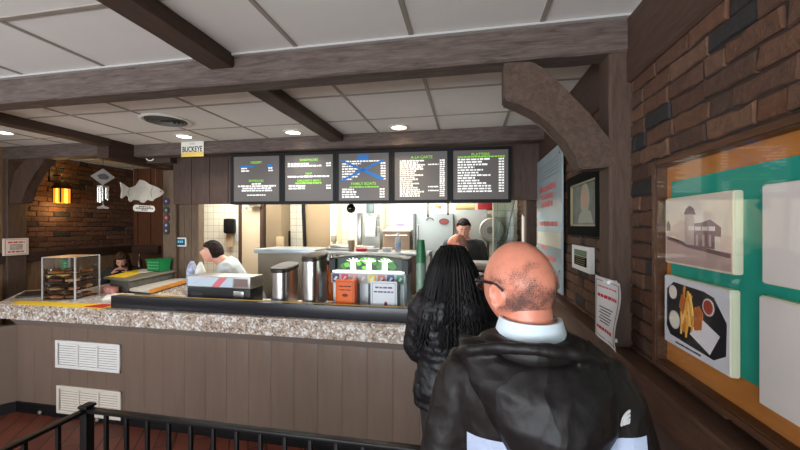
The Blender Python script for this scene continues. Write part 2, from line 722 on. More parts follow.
beam(14, (LX - 0.02, 3.30, 0), (LX + 0.07, 3.50, 2.60), post_z)       # alcove wall post


def brace(n, o, ux, uz, outline, d, mat):
    f = Face(o, ux, uz)
    b = B()
    b.prism([f.p(u, v) for u, v in outline], f.n * d)
    bmesh.ops.bevel(b.bm, geom=list(b.bm.edges), offset=0.008, segments=2, affect='EDGES')
    return b.build('trim_%d' % n, mat, kind='structure', angle=30)


brace_m = wood_mat('brace_wood', S(64, 49, 40), S(92, 73, 61), (6, 6, 6), bump=0.6)
# curved brace from the right post up to the main beam (outline u = x, v = z)
pts = [atY(px, py, 1.765) for px, py in ((504, 61), (533, 61), (545, 68), (560, 83), (590, 114), (612, 140), (623, 152), (622, 166), (600, 168),
                                         (581, 169), (575, 156), (564, 138), (549, 121), (535, 112), (519, 104), (504, 99))]
brace(15, (0, 1.765, 0), (1, 0, 0), (0, 0, 1), [(min(p.x, 0.665), min(p.z, 2.592)) for p in pts], -0.125, brace_m)
# brace under the alcove beam
pts = [atY(px, py, 3.32) for px, py in ((25, 159), (45, 158), (41, 166), (33, 175), (26, 188), (22, 203), (8, 204), (9, 190), (14, 172))]
brace(16, (0, 3.32, 0), (1, 0, 0), (0, 0, 1), [(max(p.x, LX + 0.03), min(p.z, 2.59)) for p in pts], -0.11, post_z)

# chair rails
b = B()
b.box((0.635, BY, 1.225), (W + 0.01, 4.05, 1.25), 0.006)
b.box((0.65, BY, 1.10), (W + 0.01, 4.05, 1.225), 0.006)
b.build('trim_17', rail_y, kind='structure')
b = B()
b.box((LX - 0.01, BY, 1.335), (LX + 0.05, 4.99, 1.46), 0.006)
b.box((LX, 4.93, 1.335), (-4.95, 5.01, 1.46), 0.006)
b.build('trim_18', wood_mat('dark_rail', S(52, 36, 28), S(72, 52, 42), (9, 1, 9)), kind='structure')  # alcove rail in dark brown wood

b = B()
b.box((W - 0.012, 1.25, 0), (W + 0.005, 1.262, 1.10))
b.build('trim_22', M('pale_seam', S(190, 184, 176), 0.5), kind='structure')

# panelled wall over the serving hatch, and the short wall with the control panel
b = B()
b.box((-3.55, 3.76, 2.055), (W, 3.84, CZ))
for x in (-3.3, -3.05, -2.8):
    b.box((x - 0.006, 3.752, 2.06), (x + 0.006, 3.76, 2.6))
b.box((-3.86, 3.66, 2.55), (-3.5, 3.84, CZ))
b.build('wall_menu', dark_panel, kind='structure')
b = B()
b.box((-3.86, 4.14, 0), (-3.52, 4.24, CZ))
for x in (-3.74, -3.63):
    b.box((x - 0.004, 4.133, 0), (x + 0.004, 4.14, 2.6))
b.build('wall_hatch', tan_panel, kind='structure')
# kitchen doors and jambs
p0, p1 = atY(242.5, 203, 5.44), atY(262, 203, 5.44)
b = B()
b.box((p0.x, 5.42, 0), (p1.x, KY + 0.01, 2.36), 0.004)
d1 = b.build('door_1', M('cream_door', S(200, 182, 152), 0.5), kind='structure')
b = B()
b.box((p0.x - 0.05, 5.40, 0), (p0.x, KY + 0.01, 2.42))
b.box((p1.x, 5.38, 0), (p1.x + 0.06, KY + 0.01, 2.42))
b.build('trim_19', M('dark_jamb', S(70, 48, 34), 0.5), kind='structure')
b = B()
q = atY(250, 206, 5.38)
b.box((q.x, 5.34, q.z - 0.02), (q.x + 0.22, 5.42, q.z + 0.03), 0.006)
b.tube([(q.x + 0.1, 5.36, q.z - 0.02), (q.x + 0.02, 5.3, q.z - 0.03), (q.x - 0.1, 5.41, q.z - 0.03)], 0.01)
b.build('door_closer', M('closer_metal', S(150, 140, 120), 0.4, 0.8), d1)
pa, pb = atY(266, 203, 5.2), atY(281, 203, 5.2)
b = B()
b.box((pa.x, 5.2, 0), (pb.x, KY, CZ))
b.build('trim_20', M('shaded_tile_pier', S(134, 116, 90), 0.4, var=0.05), kind='structure')  # shade on the tiles is put into the pier's tan colour
pa, pb = atY(304, 203, 5.3), atY(331, 203, 5.3)
b = B()
b.box((pa.x, 5.30, 0), (pb.x, KY, CZ))
d2 = b.build('door_2', M('tan_cooler_door', S(150, 128, 96), 0.45, var=0.03), kind='structure')
b = B()
b.box((pb.x, 5.27, 0), (pb.x + 0.10, KY, CZ))
b.build('trim_21', M('cream_strip', S(236, 226, 190), 0.4), kind='structure')
# dark baseboards of the low angled wall and hall
b = B()
n = V((-0.63, -0.78, 0))
c0 = V((-4.2765, 2.681, 0))
t = V((0.78, -0.63, 0)) * -0.08
b.prism([c0, c0 + n * 1.2, c0 + n * 1.2 + t, c0 + t], (0, 0, 0.835))
b.build('wall_low', M('low_wall_brown', S(112, 92, 78), 0.5, var=0.06), kind='structure')
b = B()
t2 = V((0.78, -0.63, 0)) * 0.012
b.prism([c0, c0 + n * 1.2, c0 + n * 1.2 + t2, c0 + t2], (0, 0, 0.10))
b.build('baseboard_left', black_p, kind='structure')
# window frames behind the visitor
b = B()
for x in (-4.2, -2.7, -1.15, 0.36):
    b.box((x, BY - 0.08, 0.7), (x + 0.05, BY - 0.02, 2.4))
b.box((-4.2, BY - 0.08, 0.7), (0.4, BY - 0.02, 0.75))
b.box((-4.2, BY - 0.08, 2.35), (0.4, BY - 0.02, 2.4))
b.build('window_1', post_z, kind='structure')
b = B()
for y in (-2.3, -1.05, 0.2, 1.45):
    b.box((LX - 0.08, y, 1.44), (LX - 0.02, y + 0.05, 2.5))
b.box((LX - 0.08, -2.3, 2.45), (LX - 0.02, 1.5, 2.5))
b.build('window_2', post_z, kind='structure')
# ------------------------------------------------------------------ service counter
def granite_mat():
    m = bpy.data.materials.new('speckled_laminate')
    m.use_nodes = True
    nt = m.node_tree
    L = nt.links.new
    p = nt.nodes['Principled BSDF']
    p.inputs['Roughness'].default_value = 0.3
    tc = nt.nodes.new('ShaderNodeTexCoord')
    v = nt.nodes.new('ShaderNodeTexVoronoi')
    v.inputs['Scale'].default_value = 64
    n = nt.nodes.new('ShaderNodeTexNoise')
    n.inputs['Scale'].default_value = 12
    n.inputs['Detail'].default_value = 8
    n.inputs['Roughness'].default_value = 0.8
    mix = nt.nodes.new('ShaderNodeMath')
    mix.operation = 'MULTIPLY_ADD'
    mix.inputs[1].default_value = 0.42
    sep = nt.nodes.new('ShaderNodeSeparateColor')
    r = nt.nodes.new('ShaderNodeValToRGB')
    cr = r.color_ramp
    cols = [(0.30, S(74, 66, 62)), (0.42, S(138, 116, 100)), (0.52, S(188, 168, 148)), (0.62, S(164, 144, 126)), (0.70, S(206, 200, 194)), (0.84, S(230, 229, 227))]
    cr.elements[0].position, cr.elements[0].color = cols[0]
    cr.elements[1].position, cr.elements[1].color = cols[-1]
    for ps, c in cols[1:-1]:
        e = cr.elements.new(ps)
        e.color = c
    L(tc.outputs['Object'], v.inputs['Vector'])
    L(tc.outputs['Object'], n.inputs['Vector'])
    L(v.outputs['Color'], sep.inputs[0])
    L(sep.outputs[0], mix.inputs[0])
    sub = nt.nodes.new('ShaderNodeMath')
    sub.operation = 'SUBTRACT'
    sub.inputs[1].default_value = -0.12
    L(n.outputs['Fac'], sub.inputs[0])
    L(sub.outputs[0], mix.inputs[2])
    s2 = nt.nodes.new('ShaderNodeMath')
    s2.operation = 'SUBTRACT'
    s2.inputs[1].default_value = 0.22
    L(mix.outputs[0], s2.inputs[0])
    L(s2.outputs[0], r.inputs[0])
    L(r.outputs[0], p.inputs['Base Color'])
    return m


granite = granite_mat()
panel_m = wood_mat('counter_panelling', S(114, 96, 84), S(122, 103, 90), (6, 6, 0.6), rough=0.3, bump=0.05)
yellow = M('yellow_mat', S(236, 196, 40), 0.55)
CT = 1.042
ctr = thing('service_counter', 'long brown panelled service counter with speckled stone-look edge and white louvre vents', 'counter', (-2.0, 2.9, 0))
b = B()
x = -4.275
while x < 0.70:
    x1 = min(x + 0.206, 0.70)
    b.box((x + 0.0009, 2.68, 0), (x1 - 0.0009, 2.70, 0.905), 0.0012)
    x = x1
b.box((-4.27, 2.688, 0), (0.70, 2.74, 0.90))
b.build('front_panel', panel_m, ctr)
b = B()
b.prism([(-4.30, 2.66, 0.868), (-4.30, 2.68, 0.84), (-4.30, 2.70, 0.84), (-4.30, 2.70, 0.906), (-4.30, 2.63, 0.906)], (5.0, 0, 0))
b.build('cornice', M('cornice_grey', S(128, 116, 108), 0.4), ctr)
b = B()
b.box((-4.275, 2.664, 0), (-3.79, 2.682, 0.10), 0.003)
b.box((-3.06, 2.664, 0), (0.70, 2.682, 0.10), 0.003)
b.box((-3.79, 2.666, 0), (-3.06, 2.682, 0.038))
b.build('kick_board', black_p, ctr)
b = B()
top = [(-4.47, 2.62), (0.70, 2.62), (0.70, 3.32), (-2.95, 3.32), (-3.40, 3.40), (-3.62, 4.12), (-4.62, 4.12), (-4.55, 3.62), (-5.05, 3.22)]
b.prism([(px, py, 0.906) for px, py in top], (0, 0, CT - 0.906))
bmesh.ops.bevel(b.bm, geom=[e for e in b.bm.edges if all(v.co.z > 1.0 for v in e.verts)], offset=0.012, segments=3, affect='EDGES')
b.build('worktop', granite, ctr)
b = B()
b.prism([(px, py, 0) for px, py in ((-4.2, 2.75), (-4.6, 3.2), (-4.4, 4.1), (-3.7, 4.1), (-3.45, 3.45), (-3.0, 3.25), (0.68, 3.25), (0.68, 2.74))], (0, 0, 0.905))
b.build('carcass', tan_panel, ctr)
b = B()
b.box((-3.215, 2.70, CT), (0.25, 2.735, 1.152), 0.005)
b.box((-3.215, 2.735, 1.135), (0.25, 2.80, 1.150), 0.003)
b.build('upstand', M('navy_black_laminate', S(26, 28, 34), 0.3), ctr)
b = B()
b.box((-3.20, 2.745, 1.150), (0.2, 2.765, 1.1535))
b.build('edge_tape', M('gold_tape', S(190, 152, 62), 0.5), ctr)

# the two vents in the counter front
vent_m = M('white_vent', S(226, 224, 220), 0.45)
for i, (xa, xb, za, zb, lab) in enumerate(((-3.80, -3.075, 0.465, 0.722, 'white three-bay louvre vent in counter front, the upper one'),
                                           (-3.785, -3.065, 0.04, 0.30, 'off-white three-bay louvre vent low in counter front behind the railing post'))):
    t = thing('louvre_vent', lab, 'vent', ((xa + xb) / 2, 2.68, za), group='counter front vents')
    vm = vent_m if i == 0 else M('cream_vent', S(214, 204, 190), 0.5)
    b = B()
    f = 0.03
    b.box((xa, 2.662, za), (xb, 2.678, za + f), 0.003)
    b.box((xa, 2.662, zb - f), (xb, 2.678, zb), 0.003)
    for xx in (xa, xb - f):
        b.box((xx, 2.6615, za), (xx + f, 2.678, zb), 0.003)
    w = (xb - xa - 2 * f)
    for k in (1, 2):
        xx = xa + f + w * k / 3
        b.box((xx - 0.008, 2.664, za + f), (xx + 0.008, 2.678, zb - f), 0.002)
    b.build('vent_frame', vm, t)
    for k in range(3):
        b = B()
        x0, x1 = xa + f + w * k / 3 + 0.006, xa + f + w * (k + 1) / 3 - 0.006
        nz = 9
        for j in range(nz):
            z = za + f + (zb - za - 2 * f) * (j + 0.5) / nz
            b.prism([(x0, 2.668, z - 0.0065), (x0, 2.6695, z - 0.0075), (x0, 2.677, z + 0.006), (x0, 2.6755, z + 0.007)], (x1 - x0, 0, 0))
        b.build('louvre', vm, t)

# raised return shelf towards the alcove
sh = thing('return_shelf', 'raised shelf unit on the counter return with orange wooden edge', 'shelf', (-3.9, 3.7, CT))
b = B()
b.prism([(px, py, 1.180) for px, py in ((-4.10, 3.36), (-4.40, 4.08), (-3.80, 4.08), (-3.66, 3.27))], (0, 0, 0.022))
b.build('shelf_top', M('grey_laminate', S(120, 112, 98), 0.45), sh)
b = B()
b.prism([(px, py, CT + 0.0012) for px, py in ((-4.06, 3.40), (-4.34, 4.07), (-3.84, 4.07), (-3.70, 3.31))], (0, 0, 0.138))
b.build('shelf_riser', M('grey_stone_riser', S(84, 82, 76), 0.5, var=0.3, vscale=20), sh)
b = B()
b.prism([(px, py, 1.065) for px, py in ((-3.69, 3.31), (-3.82, 4.08), (-3.60, 4.08), (-3.39, 3.27))], (0, 0, 0.03))
b.build('work_surface', M('pale_work_surface', S(190, 184, 172), 0.4), sh)
b = B()
b.prism([(px, py, 1.060) for px, py in ((-3.39, 3.27), (-3.60, 4.08), (-3.575, 4.08), (-3.365, 3.27))], (0, 0, 0.04))
b.build('edge_strip', M('orange_wood_edge', S(190, 124, 50), 0.45, var=0.15), sh)

# paper and mats lying on the counter
def mat_sheet(name, label, cat, pts, z, mat, grp=None, t=0.004):
    b = B()
    b.prism([(px, py, z) for px, py in pts], (0, 0, t))
    o = b.build(name, mat)
    tag(o, label, cat, grp)
    return o


mat_sheet('placemat', 'yellow paper mat along the counter edge in front of the clear pastry case', 'mat', ((-4.30, 2.64), (-3.24, 2.64), (-3.24, 2.80), (-4.40, 2.76)), CT + 0.001, yellow)
mat_sheet('placemat', 'yellow paper mat behind the left end of the black upstand', 'mat', ((-3.22, 2.82), (-2.72, 2.82), (-2.80, 3.0), (-3.30, 3.0)), CT + 0.001, yellow)
mat_sheet('placemat', 'yellow mat on the raised return shelf beside the seated girl', 'mat', ((-4.08, 3.38), (-4.33, 3.98), (-4.08, 3.98), (-3.82, 3.36)), 1.203, yellow)
mat_sheet('paper_sheet', 'white paper sheet on the raised shelf in front of the green basket', 'paper', ((-4.27, 3.97), (-4.31, 4.05), (-3.95, 4.05), (-3.93, 3.72), (-4.06, 3.74)), 1.2075, paper, t=0.0008)
mat_sheet('paper_sheet', 'crumpled white paper on the counter left of the black upstand', 'paper', ((-3.62, 2.95), (-3.86, 3.22), (-3.55, 3.24), (-3.34, 3.05)), CT + 0.001, paper, t=0.012)
mat_sheet('leaflet', 'red leaflet on the counter edge beside the yellow mat', 'leaflet', ((-3.46, 2.66), (-3.26, 2.66), (-3.28, 2.78), (-3.40, 2.78)), CT + 0.006, M('red_leaflet', S(190, 40, 34), 0.5))
mat_sheet('paper_pile', 'pile of pink and white papers at the near end of the raised shelf', 'papers', ((-4.02, 3.28), (-4.06, 3.35), (-3.82, 3.30), (-3.76, 3.16)), CT + 0.001, M('pink_paper', S(226, 150, 142), 0.6, var=0.5, vscale=22), t=0.07)
mat_sheet('serving_tray', 'flat black tray on the left corner of the counter', 'tray', ((-4.60, 2.86), (-4.86, 3.12), (-4.62, 3.28), (-4.34, 3.02)), CT + 0.001, black_p, t=0.015)

# clear pastry case
pc, pr = V((-4.085, 3.02, CT + 0.0015)), atan2(-0.585, 0.811)
case = thing('pastry_case', 'clear acrylic pastry case with stacked shelves on left of counter', 'display case', pc, 0)
hs, hh = 0.155, 0.43
Rz = Matrix.Translation(pc) @ Matrix.Rotation(radians(45) + pr + radians(5), 4, 'Z')
acr = glass_mat('acrylic', (0.985, 0.99, 0.99), 0.9)
edge = M('acrylic_edge', S(196, 200, 200), 0.2, alpha=0.75)
b = B()
for s in (-1, 1):
    b.poly([Rz @ V(q) for q in ((-hs, s * hs, 0.004), (hs, s * hs, 0.004), (hs, s * hs, hh), (-hs, s * hs, hh))])
    b.poly([Rz @ V(q) for q in ((s * hs, -hs, 0.004), (s * hs, hs, 0.004), (s * hs, hs, hh), (s * hs, -hs, hh))])
b.build('glazing', acr, case)
b = B()
for sx in (-1, 1):
    for sy in (-1, 1):
        b.box((sx * hs - 0.006, sy * hs - 0.006, 0), (sx * hs + 0.006, sy * hs + 0.006, hh + 0.002), m=Rz)
b.box((-hs, -hs - 0.004, hh - 0.004), (hs, -hs + 0.004, hh + 0.004), m=Rz)
b.box((-hs, hs - 0.004, hh - 0.004), (hs, hs + 0.004, hh + 0.004), m=Rz)
b.box((-hs - 0.004, -hs, hh - 0.004), (-hs + 0.004, hs, hh + 0.004), m=Rz)
b.box((hs - 0.004, -hs, hh - 0.004), (hs + 0.004, hs, hh + 0.004), m=Rz)
b.build('edge_frame', edge, case)
b = B()
b.box((-hs + 0.004, -hs + 0.004, hh - 0.003), (hs - 0.004, hs - 0.004, hh + 0.003), m=Rz)
b.build('lid', M('lid_reflection', S(214, 150, 80), 0.35), case)  # orange reflection on the clear top, put into the lid colour
shz = [0.012, 0.095, 0.180, 0.262]
for z in shz:
    b = B()
    b.box((-hs + 0.006, -hs + 0.006, z - 0.006), (hs - 0.006, hs - 0.006, z), m=Rz)
    b.build('shelf', glass_mat('acrylic_shelf', (0.98, 0.98, 0.98), 1.0), case)


def make_pastry(name, loc, rz, label, kind):
    b = B()
    n = 18
    rings = []
    for i in range(9):
        a = -pi / 2 + pi * i / 8
        ring = []
        for k in range(n):
            t = k * 2 * pi / n
            w = 1 + 0.09 * sin(3 * t + rz * 5) + 0.05 * sin(7 * t)
            ring.append(V((cos(t) * cos(a) * 0.058 * w, sin(t) * cos(a) * 0.044 * w, max(sin(a) * 0.024, -0.010) + 0.010)))
        rings.append(ring)
    b.loft(rings)
    o = b.build(name, [M('pastry_brown', S(184, 118, 68), 0.5, var=0.35, vscale=30, bump=0.4), M('pastry_dark', S(124, 80, 56), 0.5, var=0.4, vscale=30, bump=0.4),
                       M('pastry_pale', S(206, 160, 112), 0.5, var=0.3, vscale=30, bump=0.4)][kind:kind + 1])
    o.location, o.rotation_euler = loc, (0, 0, rz)
    tag(o, label, 'pastry', 'pastries in the clear case')
    b = B()
    b.ball((0, 0, 0.0185), (0.062, 0.048, 0.0180), 14, 8)
    w = b.build('cling_film', glass_mat('cling_film', (1, 1, 1), 1.6, 0.12))
    w.parent = o
    return o


lev = ['bottom', 'second', 'third', 'top']
posn = ['front', 'left', 'right', 'back']
for li, z in enumerate(shz):
    for pi_, (u, v) in enumerate(((-0.08, -0.08), (-0.08, 0.08), (0.08, -0.08), (0.08, 0.08))):
        p = Rz @ V((u, v, z + 0.001))
        make_pastry('pastry', p, rnd.uniform(0, 6), 'film-wrapped pastry on the %s shelf of the clear case, at the %s' % (lev[li], posn[pi_]), (0, 2, 1)[(li + pi_) % 3])

# green plastic basket, dark bottle
t = thing('plastic_basket', 'green plastic basket on the far end of the raised shelf', 'basket', (-3.93, 3.94, 1.208))
gm = M('green_plastic', S(14, 122, 66), 0.4)
b = B()
w0, w1, h = 0.095, 0.112, 0.15
c = V((-3.945, 3.945, 1.2085))
for s in (0, 1):
    wo = 0.0 if s == 0 else 0.006
    rg = []
    for (w, z) in ((w0 - wo, 0.0 if s == 0 else 0.006), (w1 - wo, h)):
        rg.append([c + V((sx * w, sy * w * 0.75, z)) for sx, sy in ((-1, -1), (1, -1), (1, 1), (-1, 1))])
    b.loft(rg, cap=False)
    b.poly(rg[0])
b.build('tub', gm, t)
b = B()
for z, w in ((h - 0.012, w1 + 0.004), (0.0, w0 + 0.003)):
    for s in (-1, 1):
        b.box(c + V((-w, s * w * 0.75 - 0.005, z)), c + V((w, s * w * 0.75 + 0.005, z + 0.014)))
        b.box(c + V((s * w - 0.005, -w * 0.75, z)), c + V((s * w + 0.005, w * 0.75, z + 0.014)))
b.build('rim', gm, t)
b = B()
pg = M('pale_green_slot', S(96, 182, 134), 0.5)
for k in range(4):
    for j in range(3):
        x = c.x - 0.078 + k * 0.042
        b.box((x, c.y - 0.088, c.z + 0.03 + j * 0.038), (x + 0.026, c.y - 0.072, c.z + 0.045 + j * 0.038))
b.build('slots', pg, t)
b = B()
b.lathe([(0.030, 0), (0.032, 0.01), (0.032, 0.11), (0.012, 0.155), (0.012, 0.19), (0.014, 0.192), (0.014, 0.205)], (-4.33, 4.03, 1.203), 16)
tag(b.build('sauce_bottle', M('dark_glass', S(40, 26, 20), 0.12)), 'small dark brown bottle standing left of the green basket', 'bottle')

# ------------------------------------------------------------------ things behind the upstand
WT = CT + 0.0015
t = thing('receipt_machine', 'long flat silver and black counter machine behind the black upstand', 'machine', (-2.2, 2.98, WT))
xa, xb = -2.55, -1.905
b = B()
b.box((xa, 2.86, WT + 0.0), (xb, 3.06, 1.225), 0.006)
b.build('lower_body', black_p, t)
b = B()
b.box((xa - 0.004, 2.852, 1.227), (xb + 0.004, 3.065, 1.335), 0.008)
b.build('upper_body', steel_d, t)
b = B()
f = Face((xa, 2.852, 1.235), (1, 0, 0), (0, 0, 1))
b.mi = 0
f.rect(b, 0.01, 0.004, xb - xa - 0.17, 0.088, -0.002, 0.001)
b.mi = 1
f.poly(b, [(0.26, 0.004), (0.34, 0.004), (0.42, 0.088), (0.34, 0.088)], 0.0, 0.002)
b.mi = 2
f.poly(b, [(0.05, 0.03), (0.10, 0.03), (0.24, 0.088), (0.16, 0.088)], 0.0, 0.002)
b.mi = 3
f.rect(b, xb - xa - 0.155, 0.012, xb - xa - 0.02, 0.08, -0.001, 0.003)
b.build('front_strip', [M('pale_blue_print', S(196, 214, 226), 0.4), M('pink_print', S(222, 120, 130), 0.4), M('lilac_print', S(206, 204, 228), 0.4), M('grey_print', S(128, 108, 104), 0.4)], t)
b = B()
b.box((xb - 0.16, 2.846, 1.15), (xb - 0.06, 2.861, 1.205), 0.004)
b.build('latch', steel, t)
b = B()
for k in range(4):
    b.box((xa + 0.04, 2.857, 1.13 + k * 0.014), (xa + 0.16, 2.861, 1.136 + k * 0.014))
b.build('vent_slots', M('slot_grey', S(60, 60, 64), 0.5), t)

lidm = M('dark_lid', S(48, 42, 40), 0.35)
for i, (px, pb, ht, wd, Yc, lab) in enumerate(((285, 303, 1.44, 0.175, 2.99, 'shorter stainless tea urn with dark slanted lid, left one of the pair'),
                                              (315, 303, 1.545, 0.165, 2.99, 'taller stainless tea urn with dark slanted lid, right one of the pair'))):
    p = atY(px, 290, Yc)
    t = thing('tea_urn', lab, 'urn', (p.x, Yc, WT), group='tea urns behind the upstand')
    b = B()
    def ring(z, gx=0.0, tilt=0.0):
        r = []
        for k in range(28):
            a = k * 2 * pi / 28
            ca, sa = cos(a), sin(a)
            xx = (abs(ca) ** 0.7) * (1 if ca > 0 else -1) * (wd / 2 + gx)
            yy = (abs(sa) ** 0.55) * (1 if sa > 0 else -1) * (0.145 + gx)
            r.append(V((p.x + xx, Yc + yy, z + tilt * yy)))
        return r
    b.loft([ring(WT), ring(WT + 0.01), ring(ht - 0.07), ring(ht - 0.045, 0, 0.12)])
    b.build('urn_body', steel, t)
    b = B()
    b.loft([ring(ht - 0.043, 0.006, 0.12), ring(ht - 0.015, 0.008, 0.12), ring(ht - 0.005, 0.0, 0.12)])
    b.build('lid', lidm, t)
    b = B()
    b.box((p.x - 0.03, Yc - 0.185, WT + 0.04), (p.x + 0.03, Yc - 0.14, WT + 0.07), 0.004)
    b.tube([(p.x, Yc - 0.17, WT + 0.07), (p.x, Yc - 0.17, WT + 0.10)], 0.012)
    b.build('tap', black_p, t)

# crumpled white bag and orange jar
b = B()
q = V((-1.17, 2.88, WT))
b.ball((0, 0, 0), (0.055, 0.05, 0.055), 18, 12)
for v in b.bm.verts:
    v.co *= 1 + 0.25 * noise.noise(v.co * 40)
    v.co.z = max(v.co.z, -0.05)
    v.co += q + V((0, 0, 0.051))
tag(b.build('paper_bag', M('offwhite_bag', S(214, 200, 184), 0.8), angle=20), 'crumpled off-white paper bag right of the taller tea urn', 'bag')
t = thing('juice_jug', 'orange juice jug with black cap behind the taller tea urn', 'jug', (-1.33, 3.22, WT))
b = B()
b.lathe([(0.06, 0), (0.065, 0.02), (0.065, 0.30), (0.035, 0.36), (0.035, 0.38)], (-1.30, 3.22, WT), 20)
b.build('jug_body', M('orange_juice', S(226, 118, 46), 0.3), t)
b = B()
b.lathe([(0.040, 0.38), (0.040, 0.42)], (-1.30, 3.22, WT), 20)
b.build('cap', black_p, t)

# drink dispenser with backlit leaf picture
dx0, dx1, dY = -1.20, -0.525, 3.02
t = thing('drink_dispenser', 'lit drink dispenser with green leaf picture and row of flavour badges', 'dispenser', ((dx0 + dx1) / 2, dY + 0.12, WT))
b = B()
b.box((dx0, dY + 0.05, WT), (dx1, dY + 0.28, 1.42), 0.01)
b.build('cabinet', M('silver_blue', S(146, 166, 180), 0.35, 0.4), t)
b = B()
n = 14
arc = [(dx0 - 0.02 + (dx1 - dx0 + 0.04) * k / n, 1.505 + 0.030 * sin(pi * k / n)) for k in range(n + 1)]
b.prism([(x, dY - 0.01, z) for x, z in arc] + [(x, dY - 0.01, z - 0.014) for x, z in reversed(arc)], (0, 0.26, 0))
b.box((dx0 - 0.02, dY - 0.01, 1.37), (dx0 + 0.035, dY + 0.25, 1.50))
b.box((dx1 - 0.035, dY - 0.01, 1.37), (dx1 + 0.02, dY + 0.25, 1.50))
b.box((dx0, dY + 0.04, 1.37), (dx1, dY + 0.25, 1.50))
b.build('hood', black_p, t)
fl = Face((dx0 + 0.035, dY + 0.038, 1.40), (1, 0, 0), (0, 0, 1))
wd = dx1 - dx0 - 0.07
b = B()
fl.rect(b, 0, 0.0, wd, 0.115, 0, 0.004)
b.build('picture_panel', M('backlit_dark_green', S(14, 44, 18), 0.4, emit=0.25), t)
b = B()
for k in range(26):
    u, v = rnd.uniform(0.06, wd - 0.06), rnd.uniform(0.012, 0.09)
    a, r = rnd.uniform(0, 6.28), rnd.uniform(0.022, 0.042)
    b.mi = k % 2
    pts = [(u + cos(a + q * 2 * pi / 10) * r * (0.5 + 0.5 * abs(cos(q * pi / 10))), max(0.002, min(0.113, v + sin(a + q * 2 * pi / 10) * r * 0.7))) for q in range(10)]
    fl.poly(b, pts, 0.004, 0.005 + k * 0.0004)
b.build('leaf_print', [M('backlit_leaf', S(86, 160, 36), 0.4, emit=0.75), M('backlit_leaf_dark', S(40, 104, 26), 0.4, emit=0.6)], t)
b = B()
for u in (0.16, 0.305, 0.45):
    fl.rect(b, u - 0.022, 0.0, u + 0.022, 0.075, 0.012, 0.03)
    for k in range(5):
        a = pi * (k + 0.5) / 5
        fl.poly(b, [(u, 0.072), (u + cos(a) * 0.06 - 0.008, 0.078 + sin(a) * 0.030), (u + cos(a) * 0.06 + 0.008, 0.070 + sin(a) * 0.030)], 0.012, 0.02)
b.build('glass_print', M('backlit_white', S(250, 252, 240), 0.4, emit=1.6), t)
b = B()
b.box((dx0 + 0.01, dY - 0.015, 1.375), (dx1 - 0.01, dY + 0.039, 1.398), 0.006)
b.build('drip_shelf', M('backlit_shelf', S(238, 244, 240), 0.4, emit=0.7), t)
b = B()
b.box((dx0 + 0.0, dY - 0.012, 1.285), (dx1 - 0.0, dY + 0.05, 1.372), 0.004)
b.build('badge_panel', M('pale_grey_panel', S(186, 190, 192), 0.4), t)
bcol = [(60, 40, 90), (214, 60, 96), (206, 150, 150), (186, 176, 170), (220, 200, 70), (206, 110, 110), (44, 74, 140), (38, 130, 104)]
fb = Face((dx0, dY - 0.012, 1.285), (1, 0, 0), (0, 0, 1))
for k, cc in enumerate(bcol):
    u = 0.012 + k * 0.0835
    b = B()
    fb.rect(b, u, 0.008, u + 0.062, 0.08, 0, 0.006)
    bd = b.build('flavour_badge', M('badge_%d_%d_%d' % cc, S(*cc), 0.4), t)
    b = B()
    fb.poly(b, [(u + 0.012, 0.03), (u + 0.03, 0.024), (u + 0.052, 0.052), (u + 0.034, 0.062)], 0.006, 0.0075)
    b.build('badge_print', paper, bd)
b = B()
for u, w_ in ((dx0 + 0.012, 0.038), (dx1 - 0.05, 0.038), (dx0 + 0.26, 0.08)):
    b = B()
    b.box((u, dY + 0.0, WT), (u + w_, dY + 0.05, 1.284), 0.006)
    b.build('side_post', M('pale_blue_white', S(206, 220, 226), 0.35), t)
b = B()
for k in range(8):
    u = dx0 + 0.043 + k * 0.0835
    b.lathe([(0.008, 1.285), (0.012, 1.255), (0.007, 1.23)], (u, dY + 0.02, 0), 10)
b.build('nozzle', black_p, t)

# orange card and white notice leaning before the dispenser
t = thing('card_box', 'orange card box with dark print standing before the drink dispenser', 'box', (-1.0, 2.86, WT))
b = B()
pa = atY(335.5, 281, 2.85)
pb = atY(354.5, 281, 2.85)
b.box((pa.x, 2.85, WT), (pb.x, 2.92, 1.335), 0.003)
b.build('carton', M('orange_card', S(232, 104, 28), 0.55), t)
f = Face((pa.x, 2.85, WT), (1, 0, 0), (0, 0, 1))
wq = pb.x - pa.x
b = B()
for (u0, v0, u1, v1) in ((0.012, 0.02, 0.015, 0.28), (wq - 0.015, 0.02, wq - 0.012, 0.28), (0.012, 0.02, wq - 0.012, 0.023), (0.012, 0.277, wq - 0.012, 0.28)):
    f.rect(b, u0, v0, u1, v1, 0, 0.001)
f.words(b, 0.03, wq - 0.03, 0.235, 0.012)
f.words(b, 0.03, wq - 0.03, 0.205, 0.010)
f.disc(b, wq / 2, 0.165, 0.025, 0.014, 0, 0.0012)
b.build('print', M('brown_print', S(110, 40, 20), 0.6), t)
t = thing('counter_notice', 'white bordered notice standing behind the upstand right of the orange box', 'sign', (-0.66, 2.84, WT))
pa = atY(370.5, 281, 2.84)
pb = atY(397, 281, 2.84)
b = B()
b.box((pa.x, 2.84, WT), (pb.x, 2.856, 1.335), 0.003)
b.build('board', M('notice_white', S(216, 220, 226), 0.4), t)
f = Face((pa.x, 2.84, WT), (1, 0, 0), (0, 0, 1))
wq = pb.x - pa.x
b = B()
for (u0, v0, u1, v1) in ((0.014, 0.02, 0.017, 0.28), (wq - 0.017, 0.02, wq - 0.014, 0.28), (0.014, 0.277, wq - 0.014, 0.28)):
    f.rect(b, u0, v0, u1, v1, 0, 0.001)
f.words(b, 0.04, wq - 0.04, 0.235, 0.014)
f.words(b, 0.03, wq - 0.03, 0.20, 0.014)
b.build('print', M('grey_blue_print', S(96, 98, 120), 0.6), t)
b = B()
